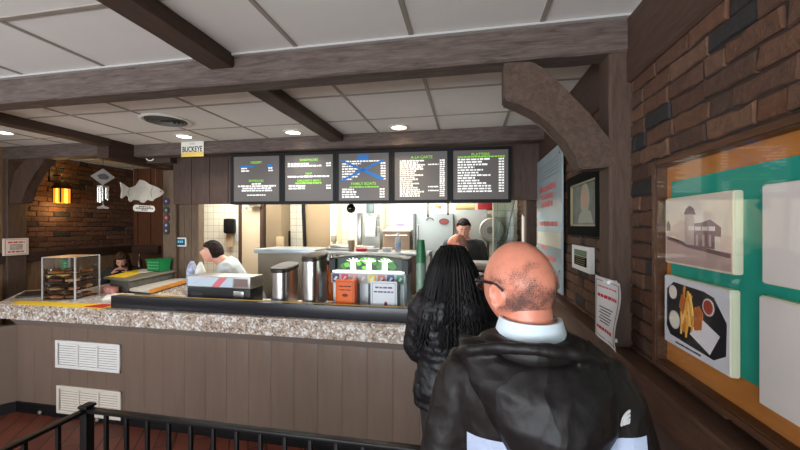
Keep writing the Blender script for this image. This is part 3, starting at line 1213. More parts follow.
f.rect(b, wq / 2 + 0.005, 0.03, wq / 2 + 0.03, 0.115, 0, 0.002)
f.disc(b, wq / 2 + 0.0175, 0.115, 0.0125, 0.014, 0, 0.002)
b.build('figure_print', M('bottle_brown', S(150, 80, 66), 0.5), t)

# nested cups: green ones above clear ones
cg, cc_ = M('green_cup', S(22, 106, 58), 0.35), M('clear_cup', S(150, 180, 160), 0.15, alpha=0.55)
cx, cy = -0.385, 2.95
prof_o = [(0.030, 0.0), (0.040, 0.10), (0.0425, 0.101), (0.0425, 0.106)]
prof = prof_o + [(0.040, 0.106), (0.0385, 0.101), (0.0285, 0.003)]


def cup(n, z, mat, label, up=True):
    b = B()
    pr = prof if up else [(r, 0.106 - h) for r, h in prof]
    rr = [[V((cos(k * pi / 9) * r, sin(k * pi / 9) * r, h)) for k in range(18)] for r, h in pr]
    b.loft(rr, cap=False)
    b.poly(rr[-1])
    b.poly(rr[0])
    o = b.build('plastic_cup', mat)
    o.location = (cx, cy, z)
    tag(o, label, 'cup', 'stacked cups')
    return o


for k in range(13):
    cup(k, WT + 0.001 + k * 0.033, cc_, 'clear plastic cup in the tall nested stack left of the black-haired customer', False)
zt = WT + 0.001 + 12 * 0.033 + 0.107
for k in range(4):
    cup(k, zt - 0.09 + 0.028 * (k + 1) , cg, 'dark green cup nested upside down on top of the clear cup stack', False)
# ------------------------------------------------------------------ menu boards
board_bg = M('menu_board_face', S(80, 75, 72), 0.4, emit=0.45)
board_fr = M('menu_board_frame', S(9, 9, 10), 0.5, spec=0.25)
white_ink = M('lit_white_print', S(226, 226, 222), 0.5, emit=0.5)
green_ink = M('lit_green_print', S(126, 196, 44), 0.5, emit=0.5)
blue_tape = M('blue_tape', S(24, 104, 176), 0.5, emit=0.25)
BA = radians(3.0)
bux = V((cos(BA), sin(BA), 0))
b_o = V((-2.60, 3.545, 0))


def menu_board(i, u0, label, heads, blocks, tape=()):
    w, h, z0 = 0.545, 0.50, 2.06
    o = b_o + bux * u0 + V((0, 0, z0))
    f = Face(o, bux, (0, 0, 1))
    t = thing('menu_board', label, 'menu board', o, group='menu boards over the hatch')
    b = B()
    f.rect(b, -0.030, -0.03, w + 0.030, h + 0.03, -0.10, -0.004)
    for (a0, c0, a1, c1) in ((-0.030, -0.03, 0, h + 0.03), (w, -0.03, w + 0.030, h + 0.03), (0, -0.03, w, 0), (0, h, w, h + 0.03)):
        f.rect(b, a0, c0, a1, c1, -0.004, 0.010)
    b.build('board_frame', board_fr, t)
    b = B()
    f.rect(b, 0, 0, w, h, -0.004, 0.0)
    face = b.build('board_face', board_bg, t)
    for (s, u, v, sz, sq) in heads:
        f.text('heading', s, u * w, v * h, sz, green_ink, t, fat=0.0004, squeeze=sq)
    b = B()
    b2 = B()
    b3 = B()
    for (kind, u0, u1, v0, v1, n, hh, price) in blocks:
        for k in range(n):
            v = v0 + (v1 - v0) * (k / max(1, n - 1)) if n > 1 else v0
            tgt = b if kind == 'w' else b2
            uu1 = u1 if n == 1 else u0 + (u1 - u0) * rnd.uniform(0.45, 1.0)
            f.words(tgt, u0 * w, uu1 * w, v * h, hh)
            if price:
                f.words(b3, price * w, price * w + 0.052, v * h, hh, wl=(1.2, 1.8), gap=0.3)
    b.build('menu_lines', white_ink, t)
    b3.build('price_column', white_ink, t)
    if b2.bm.verts:
        b2.build('green_lines', green_ink, t)
    for pts in tape:
        b = B()
        f.poly(b, [(u * w, v * h) for u, v in pts], 0.0012, 0.003)
        b.build('tape', blue_tape, t)
    return t


sp = 0.607
menu_board(0, 0.03, 'menu board headed DESSERT, first on the left of the row', [('DESSERT', 0.5, 0.84, 0.0344, 1.0), ('BEVERAGES', 0.5, 0.435, 0.0344, 1.0)],
           [('w', 0.17, 0.40, 0.72, 0.665, 2, 0.016, 0.76), ('w', 0.40, 0.60, 0.375, 0.375, 1, 0.016, 0), ('w', 0.10, 0.92, 0.325, 0.325, 1, 0.018, 0), ('w', 0.2, 0.82, 0.275, 0.275, 1, 0.018, 0),
            ('w', 0.18, 0.84, 0.225, 0.225, 1, 0.018, 0), ('w', 0.3, 0.70, 0.13, 0.13, 1, 0.013, 0)],
           [[(0.13, 0.755), (0.46, 0.755), (0.46, 0.80), (0.13, 0.80)], [(0.74, 0.755), (0.85, 0.755), (0.85, 0.82), (0.74, 0.82)]])
menu_board(1, 0.03 + sp, 'menu board headed SANDWICHES, second from the left', [('SANDWICHES', 0.5, 0.87, 0.0328, 1.0), ('SOUP', 0.5, 0.575, 0.0295, 1.0), ("CHILDREN'S MENU", 0.5, 0.42, 0.0328, 0.95)],
           [('w', 0.06, 0.5, 0.795, 0.795, 1, 0.018, 0.86), ('w', 0.06, 0.76, 0.745, 0.745, 1, 0.018, 0.86), ('w', 0.06, 0.92, 0.515, 0.515, 1, 0.018, 0), ('g', 0.22, 0.78, 0.375, 0.375, 1, 0.016, 0),
            ('w', 0.08, 0.44, 0.315, 0.315, 1, 0.018, 0.86), ('w', 0.08, 0.42, 0.26, 0.26, 1, 0.018, 0.86)])
menu_board(2, 0.03 + 2 * sp, 'menu board crossed out with blue tape, middle of the row', [('FAMILY BOATS', 0.5, 0.33, 0.0410, 1.0)],
           [('w', 0.14, 0.84, 0.82, 0.82, 1, 0.016, 0), ('w', 0.07, 0.45, 0.77, 0.44, 7, 0.016, 0.84), ('g', 0.22, 0.8, 0.275, 0.275, 1, 0.013, 0), ('w', 0.07, 0.48, 0.22, 0.06, 4, 0.018, 0.82)],
           [[(0.38, 0.85), (0.60, 0.85), (0.60, 0.97), (0.38, 0.97)], [(0.02, 0.86), (0.10, 0.86), (0.93, 0.47), (0.85, 0.42)], [(0.02, 0.43), (0.10, 0.42), (0.92, 0.83), (0.88, 0.87)]])
menu_board(3, 0.03 + 3 * sp, 'menu board headed A LA CARTE, second from the right', [('A LA CARTE', 0.52, 0.86, 0.0410, 1.0)],
           [('w', 0.10, 0.62, 0.80, 0.07, 18, 0.0155, 0.86), ('w', 0.64, 0.84, 0.72, 0.72, 1, 0.014, 0), ('w', 0.64, 0.84, 0.26, 0.26, 1, 0.014, 0), ('w', 0.64, 0.84, 0.18, 0.18, 1, 0.014, 0)])
menu_board(4, 0.03 + 4 * sp, 'menu board headed PLATTERS, first on the right of the row', [('PLATTERS', 0.5, 0.885, 0.0410, 1.0)],
           [('g', 0.08, 0.94, 0.855, 0.855, 1, 0.013, 0), ('w', 0.08, 0.74, 0.80, 0.15, 13, 0.018, 0.83)])

# licence plate on the header
p = atY(192, 149, 3.49)
t = thing('licence_plate', 'white licence plate reading BUCKEYE hung on the header beam', 'plate', p)
f = Face((p.x - 0.145, 3.494, p.z - 0.085), (1, 0, 0), (0, 0, 1))
b = B()
b.mi = 0
f.rect(b, 0, 0.05, 0.29, 0.17, -0.003, 0)
b.mi = 1
f.rect(b, 0, 0.0, 0.29, 0.05, -0.003, 0)
b.build('plate_sheet', [M('plate_white', S(226, 224, 214), 0.4), M('plate_yellow', S(222, 190, 96), 0.4)], t)
pk = M('plate_ink', S(40, 44, 54), 0.5)
f.text('registration', 'BUCKEYE', 0.145, 0.055, 0.085, pk, t, fat=0.002, squeeze=0.72)
f.text('state', 'OHIO', 0.145, 0.135, 0.03, M('plate_grey_ink', S(150, 150, 150), 0.5), t)

# ceiling: recessed lamps and round vent
for (px, py, col, pw, lab) in ((184, 136, (1, 0.98, 0.92), 26, 'recessed ceiling lamp above the licence plate'), (293, 132, (1, 0.97, 0.9), 24, 'recessed ceiling lamp right of the short beam, white'),
                               (399, 127, (1, 0.78, 0.52), 24, 'recessed ceiling lamp with warm glow, rightmost'), (3, 132, (1, 0.9, 0.75), 16, 'recessed ceiling lamp over the alcove side at left edge')):
    p = atZ(px, py, CZ)
    t = thing('recessed_lamp', lab, 'ceiling light', (p.x, p.y, CZ), group='recessed ceiling lamps')
    b = B()
    b.lathe([(0.095, -0.001), (0.097, -0.008), (0.072, -0.010), (0.070, -0.003)], p, 28, cap=False)
    b.build('trim_ring', M('lamp_ring', S(220, 216, 208), 0.4), t)
    b = B()
    b.lathe([(0.071, -0.0035), (0.055, -0.009), (0.02, -0.013)], p, 24)
    b.build('bulb_lens', M('lamp_glow_%d' % int(col[2] * 100), (*col, 1), 0.4, emit=6), t)
    spot('recessed_lamp_light', (p.x, p.y, CZ - 0.03), pw, col, 2.4, 0.9, 0.07)
p = atZ(166, 120, CZ)
t = thing('ceiling_vent', 'round white ceiling air diffuser with dark rings', 'vent', (p.x, p.y, CZ))
b = B()
b.lathe([(0.20, -0.001), (0.205, -0.010), (0.185, -0.016), (0.165, -0.006)], p, 36, cap=False)
b.build('vent_rim', white_p, t)
b = B()
b.lathe([(0.185, -0.002), (0.184, -0.004)], p, 36)
b.build('vent_well', black_p, t)
for r in (0.145, 0.112, 0.080, 0.048):
    b = B()
    b.lathe([(r, -0.006), (r + 0.014, -0.020), (r + 0.009, -0.021), (r - 0.004, -0.008)], p, 36, cap=False)
    b.build('vent_cone', M('vent_grey', S(110, 108, 104), 0.5), t)

# ------------------------------------------------------------------ kitchen
t = thing('paper_towel_dispenser', 'black paper towel dispenser on the tiled kitchen wall', 'dispenser', atY(230, 227, 5.45))
p = atY(229.5, 226, 5.42)
b = B()
b.box((p.x - 0.085, 5.36, p.z - 0.13), (p.x + 0.085, KY - 0.001, p.z + 0.13), 0.04)
b.build('housing', black_p, t)
b = B()
b.box((p.x - 0.08, 5.44, p.z - 0.36), (p.x + 0.05, 5.445, p.z - 0.12))
b.build('towel', M('brown_towel', S(176, 150, 116), 0.8), t)
p = atY(237, 226, 5.48)
b = B()
b.box((p.x - 0.06, 5.485, p.z - 0.27), (p.x + 0.09, KY - 0.001, p.z + 0.22), 0.002)
tag(b.build('wall_notice', M('pale_notice', S(224, 226, 220), 0.5)), 'pale paper notice beside the black towel dispenser on the tiles', 'notice')
p = atY(197, 235, 5.46)
b = B()
b.box((p.x - 0.04, 5.46, p.z - 0.04), (p.x + 0.03, KY - 0.001, p.z + 0.05), 0.01)
b.tube([(p.x, 5.46, p.z), (p.x - 0.02, 5.44, p.z - 0.06)], 0.012)
tag(b.build('wall_hook', black_p), 'small dark hook on the cream kitchen tiles', 'hook')
p0, p1 = atY(286.5, 231, 5.3), atY(286.5, 251, 5.3)
b = B()
t = thing('broom', 'broom with red-brown handle leaning by the bright kitchen wall', 'broom', (p0.x, 5.3, 0))
b.tube([(p0.x + 0.02, 5.42, 0.25), (p0.x, 5.40, p0.z - 0.25)], 0.016)
b.build('broom_handle', M('red_brown_handle', S(150, 74, 42), 0.5), t)
b = B()
b.tube([(p0.x, 5.40, p0.z - 0.25), (p0.x, 5.40, p0.z)], 0.018)
b.build('grip', black_p, t)
b = B()
b.box((p0.x - 0.14, 5.36, 0.0), (p0.x + 0.18, 5.46, 0.26), 0.02)
b.build('broom_head', M('straw', S(190, 160, 90), 0.9), t)
p = atY(281, 243, 5.19)
b = B()
b.box((p.x - 0.05, 5.13, p.z - 0.1), (p.x + 0.05, 5.199, p.z + 0.1), 0.006)
tag(b.build('switch_box', M('tan_box', S(180, 158, 122), 0.5)), 'tan switch box on the narrow tiled pier', 'box')
p = atY(333.5, 239, 5.26)
b = B()
b.box((p.x - 0.03, 5.22, p.z - 0.04), (p.x + 0.05, 5.27, p.z + 0.06), 0.006)
tag(b.build('switch_box', M('grey_box', S(150, 142, 122), 0.5)), 'grey switch box at the edge of the tan cooler door', 'box')
p = atY(302.5, 203, 5.27)
b = B()
b.tube([(p.x, 5.28, CZ), (p.x + 0.015, 5.27, 2.0), (p.x + 0.05, 5.27, 1.3), (p.x + 0.04, 5.27, 0.6)], 0.028)
tag(b.build('cable', black_p), 'thick black cable hanging beside the tan cooler door', 'cable')

# stainless service line in front of the kitchen
t = thing('stainless_work_line', 'long stainless work line with raised shelf behind the counter', 'work table', (-1.4, 3.95, 0))
b = B()
b.box((-2.47, 3.86, 0), (-1.80, 4.30, 1.465), 0.004)
b.build('cabinet', M('taupe_steel', S(122, 112, 98), 0.45, 0.5), t)
b = B()
b.box((-2.50, 3.82, 1.465), (-1.72, 4.34, 1.515), 0.006)
b.build('cabinet_top', M('bright_steel_edge', S(150, 158, 162), 0.35, 0.7), t)
b = B()
b.box((-1.72, 3.90, 1.455), (-0.42, 4.30, 1.495), 0.004)
b.build('raised_shelf', steel, t)
b = B()
b.box((-1.80, 3.86, 0.0), (-0.40, 4.45, 1.00), 0.004)
b.build('base_unit', M('grey_steel_base', S(140, 132, 122), 0.5, 0.4), t)
for x in (-1.66, -1.05, -0.46):
    b = B()
    b.box((x, 4.0, 1.0), (x + 0.04, 4.04, 1.455))
    b.box((x, 4.22, 1.0), (x + 0.04, 4.26, 1.455))
    b.build('shelf_post', steel_d, t)
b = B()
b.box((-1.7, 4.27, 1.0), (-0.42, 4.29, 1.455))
b.build('back_sheet', M('brown_steel', S(150, 124, 108), 0.5, 0.3), t)  # brownish steel sheet behind the raised shelf
SZ = 1.4955


def dish(label, px, Yc, r, h, mat, cat='tray', name='metal_tray', grp=None, z=SZ, sq=1.0):
    p = atY(px, 246, Yc)
    b = B()
    if sq != 1.0:
        b.box((p.x - r, Yc - r * sq, z), (p.x + r, Yc + r * sq, z + h), min(h, r) * 0.3)
    else:
        b.lathe([(r * 0.75, 0), (r, h), (r * 0.97, h), (r * 0.72, 0.004)], (p.x, Yc, z), 20)
    return tag(b.build(name, mat), label, cat, grp)


dish('large flat metal tray on the raised shelf left of the brown cup', 340, 4.14, 0.15, 0.035, steel_d, sq=0.6)
dish('metal tray resting on top of the large tray on the raised shelf', 341, 4.14, 0.12, 0.03, steel, z=SZ + 0.036, sq=0.6)
dish('stack lid of bright metal right of the brown cup on the shelf', 366, 4.14, 0.115, 0.05, steel, sq=0.7)
dish('brown-grey insert cup standing on the raised shelf', 351.5, 3.97, 0.042, 0.125, M('brown_cup', S(150, 130, 100), 0.4), 'cup', 'insert_cup')
dish('shallow red lid on the front edge of the raised shelf', 361.5, 3.98, 0.055, 0.035, M('red_lid', S(206, 34, 44), 0.4), 'lid', 'plastic_dish', sq=0.6)
dish('white bowl on the raised shelf right of the red lid', 373, 4.0, 0.075, 0.035, white_p, 'bowl', 'white_bowl')
dish('white bowl on the raised shelf left of the water bottle', 387, 4.02, 0.065, 0.04, white_p, 'bowl', 'white_bowl')
p = atY(398, 246, 3.98)
t = thing('water_bottle', 'clear plastic water bottle with blue-white label on the shelf', 'bottle', (p.x, 3.98, SZ))
b = B()
b.lathe([(0.034, 0), (0.036, 0.01), (0.036, 0.13), (0.014, 0.18), (0.014, 0.20)], (p.x, 3.98, SZ), 18)
b.build('bottle_body', M('bottle_plastic', S(206, 216, 216), 0.1, alpha=0.55), t)
b = B()
b.lathe([(0.0368, 0.05), (0.0368, 0.105)], (p.x, 3.98, SZ), 18, cap=False)
b.build('bottle_label', M('bottle_label', S(150, 172, 206), 0.4), t)
b = B()
b.lathe([(0.016, 0.195), (0.016, 0.215)], (p.x, 3.98, SZ), 14)
b.build('cap', white_p, t)
# white counter machine on the back bench
t = thing('soft_serve_machine', 'tall white and grey machine against the bright kitchen wall', 'machine', (-1.0, 5.1, 0))
pa, pb = atY(362, 247, 5.0), atY(379, 205, 5.0)
b = B()
b.box((pa.x, 5.05, 0), (pb.x, 5.45, 2.45), 0.006)
b.build('column', M('machine_grey', S(190, 194, 186), 0.4, 0.3), t)
pc_, pd = atY(365, 237, 4.98), atY(375.5, 217, 4.98)
b = B()
b.box((pc_.x, 4.97, pc_.z), (pd.x, 5.05, pd.z), 0.012)
b.build('front_cover', M('machine_white', S(230, 234, 226), 0.4), t)
pe, pf = atY(366, 213, 4.99), atY(373, 204, 4.99)
b = B()
b.box((pe.x, 5.0, pe.z), (pf.x, 5.05, 2.4), 0.004)
b.build('window_panel', M('dark_green_glass', S(110, 126, 122), 0.2), t)
for py in (216, 223, 230):
    q = atY(378, py, 4.98)
    b = B()
    b.box((q.x - 0.02, 4.97, q.z - 0.04), (q.x + 0.02, 5.05, q.z + 0.03), 0.006)
    b.build('side_knob', M('machine_dark', S(140, 140, 130), 0.4), t)
q = atY(360, 230, 4.98)
b = B()
b.box((q.x - 0.05, 4.99, q.z - 0.22), (q.x + 0.01, 5.1, q.z + 0.25), 0.006)
b.build('side_rail', steel, t)
# hood-topped oven
t = thing('steel_oven', 'steel oven with curved white top and brown front in the kitchen', 'oven', (-0.7, 5.1, 0))
pa, pb = atY(382, 245, 4.95), atY(411, 230, 4.95)
b = B()
b.box((pa.x + 0.012, 4.95, 0), (pb.x - 0.02, 5.45, pb.z), 0.005)
b.build('oven_body', M('oven_brown', S(160, 136, 112), 0.4, 0.4), t)
b = B()
n = 10
rg = [(pa.x + 0.012 + (pb.x - pa.x - 0.012) * k / n, pb.z + 0.005 + 0.05 * sin(pi * min(1, (k / n) * 1.2) / 2) if k < 6 else pb.z + 0.055 - 0.045 * ((k - 5) / 5) ** 2) for k in range(n + 1)]
b.prism([(x, 4.93, z) for x, z in rg] + [(pb.x, 4.93, pb.z - 0.02), (pa.x + 0.012, 4.93, pb.z - 0.02)], (0, 0.5, 0))
b.build('oven_top', M('oven_top', S(222, 216, 200), 0.4), t)
b = B()
b.tube([(pa.x + 0.05, 4.93, pb.z - 0.08), (pb.x - 0.05, 4.93, pb.z - 0.08)], 0.012)
b.build('oven_handle', steel_d, t)
q = atY(399, 226, 5.0)
b = B()
b.ball((q.x, 5.06, pb.z + 0.078), (0.075, 0.05, 0.02), 14, 8)
tag(b.build('cleaning_cloth', M('violet_cloth', S(130, 120, 210), 0.8)), 'violet cloth lying on top of the steel oven', 'cloth')
# white refrigerators
fr_m = M('fridge_white', S(178, 188, 186), 0.35)
pa, pb = atY(416, 250, 4.85), atY(453, 213, 4.85)
t = thing('refrigerator', 'tall white refrigerator with a red oval magnet behind the cook', 'refrigerator', (0, 5.1, 0))
b = B()
b.box((pa.x, 4.85, 0), (pb.x, 5.45, pb.z), 0.012)
b.build('fridge_body', fr_m, t)
b = B()
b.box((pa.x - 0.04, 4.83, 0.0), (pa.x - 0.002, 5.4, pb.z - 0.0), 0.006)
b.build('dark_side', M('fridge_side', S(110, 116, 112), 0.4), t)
f = Face((0, 4.85, 0), (1, 0, 0), (0, 0, 1))
q = atY(444, 221.5, 4.85)
b = B()
b.mi = 0
f.disc(b, q.x, q.z, 0.068, 0.042, 0, 0.006)
b.mi = 1
f.disc(b, q.x, q.z, 0.058, 0.033, 0.006, 0.007)
b.build('oval_magnet', [M('magnet_brown', S(104, 60, 50), 0.5), M('magnet_red', S(160, 76, 66), 0.5)], t)
q = atY(430, 220.5, 4.85)
b = B()
n = 10
for k in range(n):
    a0, a1 = pi * k / n, pi * (k + 1) / n
    f.poly(b, [(q.x + cos(a) * r * 1.3, q.z + sin(a) * r) for a, r in ((a0, 0.028), (a1, 0.028), (a1, 0.042), (a0, 0.042))], 0, 0.004)
b.build('arch_magnet', M('magnet_grey', S(110, 112, 112), 0.5), t)
q = atY(418.5, 232, 4.84)
b = B()
b.tube([(q.x, 4.81, q.z - 0.1), (q.x, 4.79, q.z - 0.09), (q.x, 4.79, q.z + 0.09), (q.x, 4.81, q.z + 0.1)], 0.012)
b.build('fridge_handle', steel, t)
pa, pb = atY(454, 250, 5.05), atY(487, 209.5, 5.05)
t = thing('upright_freezer', 'pale grey upright freezer right of the refrigerator', 'freezer', (0.1, 5.2, 0))
b = B()
b.box((pa.x, 5.05, 0), (pb.x, 5.45, pb.z), 0.012)
b.build('freezer_body', M('freezer_grey', S(172, 174, 168), 0.35), t)
b = B()
q = atY(470, 246, 5.05)
b.box((pa.x + 0.02, 5.045, q.z), (pb.x - 0.02, 5.052, q.z + 0.012))
b.build('door_seam', M('seam_grey', S(130, 132, 128), 0.5), t)
q = atY(466, 207, 5.2)
ztop = pb.z
b = B()
b.tube([(pa.x + 0.02, 5.15, ztop + 0.042), (pa.x + 0.22, 5.15, ztop + 0.042), (pb.x - 0.16, 5.15, ztop + 0.042)], 0.04)
tag(b.build('paper_roll', M('kraft_roll', S(206, 178, 124), 0.7)), 'rolled tan paper lying on top of the upright freezer', 'roll')
pa2, pb2 = atY(481, 215, 5.0), atY(494, 203, 5.0)
b = B()
b.box((pb.x - 0.12, 5.08, ztop + 0.001), (pb.x + 0.08, 5.3, ztop + 0.22), 0.006)
tag(b.build('red_box', M('red_carton', S(160, 24, 28), 0.5)), 'dark red box on the corner of the upright freezer', 'box')
q = atY(438, 208, 4.9)
b = B()
b.mi = 0
f2 = Face((0, 5.2, 0), (1, 0, 0), (0, 0, 1))
q = atY(438.5, 207, KY - 0.01)
f3 = Face((q.x, KY - 0.004, q.z), (1, 0, 0), (0, 0, 1))
f3.rect(b, -0.06, -0.05, 0.06, 0.07, 0, 0.003)
b.mi = 1
f3.rect(b, -0.045, -0.02, 0.0, 0.03, 0.003, 0.004)
b.mi = 2
f3.rect(b, 0.0, -0.03, 0.045, 0.02, 0.003, 0.004)
tag(b.build('wall_photo', [paper, M('photo_yellow', S(200, 160, 60), 0.5), M('photo_red', S(180, 110, 80), 0.5)]), 'small photo print on the wall above the refrigerator', 'photo')
# wall clock-like round fan and its bright pillar
q = atY(487, 230, 5.0)
t = thing('round_fan', 'round grey fan on a pale stand right of the cook', 'fan', (q.x, 5.05, q.z))
fx = q.x + 0.06
b = B()
b.tube([(fx, 4.90, q.z), (fx, 4.92, q.z), (fx, 4.99, q.z), (fx, 5.02, q.z)], [0.15, 0.17, 0.17, 0.12], 28)
b.build('fan_shell', M('fan_beige', S(176, 172, 156), 0.4), t)
b = B()
b.tube([(fx - 0.02, 4.87, q.z), (fx - 0.02, 4.91, q.z)], [0.045, 0.05], 16)
b.build('fan_hub', M('fan_hub', S(90, 88, 80), 0.4), t)
b = B()
for r in (0.07, 0.10, 0.13, 0.15):
    b.tube([(fx + cos(a * pi / 12) * r, 4.897, q.z + sin(a * pi / 12) * r) for a in range(25)], 0.004, 6)
b.build('fan_guard', M('guard_wire', S(130, 128, 118), 0.4), t)
b = B()
b.box((fx - 0.03, 4.92, 0.0), (fx + 0.03, 5.0, q.z - 0.15))
b.build('fan_stand', M('fan_stand', S(220, 214, 190), 0.4), t)
# clear screen beside the brick end wall
pa, pb = atY(494, 205, 4.6), atY(514, 205, 4.6)
t = thing('clear_screen', 'clear screen panel hanging at the right end of the hatch', 'screen', (pb.x, 4.6, 1.43))
b = B()
b.box((pa.x, 4.6, 1.43), (pb.x, 4.606, 2.5))
b.build('pane', glass_mat('green_screen', (0.80, 0.88, 0.84), 2.2, 0.06), t)
b = B()
b.box((pa.x - 0.018, 4.585, 0.0), (pa.x, 4.62, 2.55), 0.003)
b.build('screen_post', M('cream_post', S(206, 200, 176), 0.4), t)
b = B()
q = atY(511, 215, 4.58)
b.tube([(q.x - 0.02, 4.575, 2.3), (q.x + 0.04, 4.57, 2.1), (q.x - 0.0, 4.575, 1.9), (q.x - 0.06, 4.575, 1.6), (q.x - 0.05, 4.575, 1.45)], 0.006)
tag(b.build('cord', M('grey_cord', S(90, 94, 90), 0.5)), 'thin grey cord dangling in front of the clear screen', 'cord')
# pass shelf before the cook
t = thing('pass_shelf', 'stainless pass-through shelf in front of the cook', 'shelf', (0.05, 4.15, 0))
b = B()
b.box((-0.36, 4.02, 1.350), (0.60, 4.32, 1.380), 0.004)
b.build('shelf_top', M('pass_top', S(214, 208, 200), 0.3, 0.5), t)
b = B()
b.box((-0.36, 4.05, 1.295), (0.60, 4.30, 1.350), 0.003)
b.build('shelf_apron', steel_d, t)
b = B()
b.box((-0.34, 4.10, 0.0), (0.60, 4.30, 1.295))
b.build('base_cabinet', M('dark_base', S(74, 66, 60), 0.5, 0.2), t)  # dark cabinet front below the shelf
b = B()
q = V((0.08, 4.0, 1.0))
b.box((-0.05, 3.9, 0), (0.60, 4.095, 1.18), 0.004)
b.build('lower_bench', M('bench_grey', S(120, 116, 112), 0.5, 0.3), t)
b = B()
b.ball((0.12, 3.99, 1.2315), (0.08, 0.07, 0.05), 14, 8)
for v in b.bm.verts:
    if v.co.z > 1.2:
        v.co += V((noise.noise(v.co * 30), noise.noise(v.co * 34 + V((3, 0, 0))), 0)) * 0.02
tag(b.build('film_bag', M('pink_white_film', S(206, 190, 196), 0.3, var=0.3, vscale=30)), 'crumpled clear and pink bag below the pass shelf', 'bag')
# hanging things in the hatch
for (px, py0, py1, lab) in ((428, 200, 216, 'thin dark cord hanging from the menu wall, left of the cook'), (448, 200, 214, 'thin dark cord hanging from the menu wall above the cook')):
    a, c = atY(px, py0, 3.80), atY(px, py1, 3.80)
    b = B()
    b.tube([(a.x, 3.80, 2.06), (a.x, 3.80, c.z)], 0.007)
    b.ball((a.x, 3.80, c.z), 0.012, 8, 6)
    tag(b.build('pull_cord', black_p), lab, 'cord')
q = atY(351, 208.5, 3.80)
t = thing('security_mirror', 'round dark glass ball hanging below the menu boards', 'mirror ball', (q.x, 3.80, q.z))
b = B()
b.ball((q.x, 3.80, q.z), 0.052, 22, 14)
b.build('globe', M('dark_chrome', S(70, 68, 66), 0.08, 0.9), t)
b = B()
b.lathe([(0.02, q.z + 0.045), (0.03, q.z + 0.06), (0.03, 2.056)], (q.x, 3.80, 0), 14)
b.build('globe_mount', black_p, t)
# bags and white cups by the boy, chair back in the kitchen
q = atY(196, 266, 3.50)
for (px, py, r, h, mt, lab) in ((192, 262, 0.05, 0.15, M('blue_white_pack', S(170, 176, 200), 0.4, var=0.6, vscale=30), 'blue and white pack in front of the boy in grey, left one'),
                               (201, 263, 0.045, 0.14, M('white_pack', S(232, 230, 222), 0.5, var=0.08, vscale=20), 'white plastic pack in front of the boy in grey, right one')):
    q = atY(px, py, 3.12)
    b = B()
    b.lathe([(r * 0.9, WT), (r, WT + 0.03), (r * 1.05, q.z - 0.09), (r * 0.7, q.z - 0.03), (r * 0.3, q.z + 0.01)], (q.x, 3.12, 0), 14)
    for v in b.bm.verts:
        v.co.x += 0.012 * noise.noise(v.co * 25)
        v.co.y += 0.012 * noise.noise(v.co * 25 + V((9, 0, 0)))
    tag(b.build('bag_pack', mt), lab, 'pack')
# ------------------------------------------------------------------ alcove things
p = V((-3.86, 4.125, 0))
q = atY(181.5, 242, 4.128)
t = thing('control_tablet', 'white framed control tablet with dark blue screen on the hatch wall', 'tablet', (q.x, 4.128, q.z))
b = B()
b.box((q.x - 0.085, 4.112, q.z - 0.06), (q.x + 0.085, 4.139, q.z + 0.06), 0.006)
b.build('tablet_case', white_p, t)
b = B()
b.box((q.x - 0.067, 4.109, q.z - 0.042), (q.x + 0.067, 4.113, q.z + 0.042))
b.build('screen', M('tablet_screen', S(42, 62, 84), 0.2, emit=0.3), t)
b = B()
for k in range(3):
    b.box((q.x - 0.04 + k * 0.03, 4.1075, q.z - 0.01), (q.x - 0.02 + k * 0.03, 4.1092, q.z + 0.02))
b.build('screen_marks', M('tablet_marks', S(90, 170, 200), 0.3, emit=0.4), t)
cols = [(52, 56, 120), (56, 74, 64), (150, 44, 48), (58, 66, 112), (62, 62, 60)]
nm = ['topmost dark blue', 'second from top dark green', 'red middle', 'blue fourth', 'lowest grey']
for k, py in enumerate((201.5, 210.5, 218, 225.5, 231)):
    q = atY(166, py, 4.07)
    f = Face((q.x, 4.073, q.z), (1, 0, 0), (0, 0, 1))
    b = B()
    b.mi = 0
    f.disc(b, 0, 0, 0.05, 0.05, -0.012, 0.003)
    b.mi = 1
    f.disc(b, 0, 0, 0.037, 0.037, 0.003, 0.006)
    b.mi = 2
    f.disc(b, 0.004, 0.004, 0.017, 0.014, 0.006, 0.008)
    tag(b.build('round_plaque', [M('plaque_rim', S(58, 54, 58), 0.4), M('plaque_%d' % k, S(*cols[k]), 0.4), M('plaque_pale', S(176, 170, 168), 0.5)]),
        'small round %s plaque on the tan post' % nm[k], 'plaque', 'round plaques on the post')
# white fish cut-out and its little sign, hung from the soffit beam
fx = -3.915
fo = Face((fx + 0.07, 0, 0), (0, 1, 0), (0, 0, 1))     # faces +x; outline u = y, v = z


def pxs(px, py):
    q = atX(px, py, fx)
    return (q.y, q.z)


outl = [(120, 182), (125, 185), (129, 188.5), (136, 186), (138, 182), (140, 179.5), (145, 181), (149, 184.5), (157, 187), (163, 191), (164, 193), (160, 196.5), (154, 198.5), (153, 201), (150, 201), (149, 199.5), (146, 200),
        (144, 203), (140, 202), (139.5, 200), (133, 199.5), (131, 202), (128.5, 200.5), (129, 197), (126, 194.5), (122, 198.5), (120.5, 197.5), (122, 190)]
t = thing('fish_plaque', 'white painted wooden fish hanging under the dark soffit', 'fish decoration', atX(142, 192, fx))
b = B()
b.prism([V((fx - 0.008, *pxs(*o))) for o in outl], (0.016, 0, 0))
bmesh.ops.bevel(b.bm, geom=list(b.bm.edges), offset=0.004, segments=2, affect='EDGES')
b.build('fish_body', M('whitewashed_wood', S(206, 204, 198), 0.6, var=0.12, vscale=14), t)
b = B()
yy, zz = pxs(160, 191)
b.ball((fx + 0.009, yy, zz), (0.004, 0.012, 0.012), 10, 8)
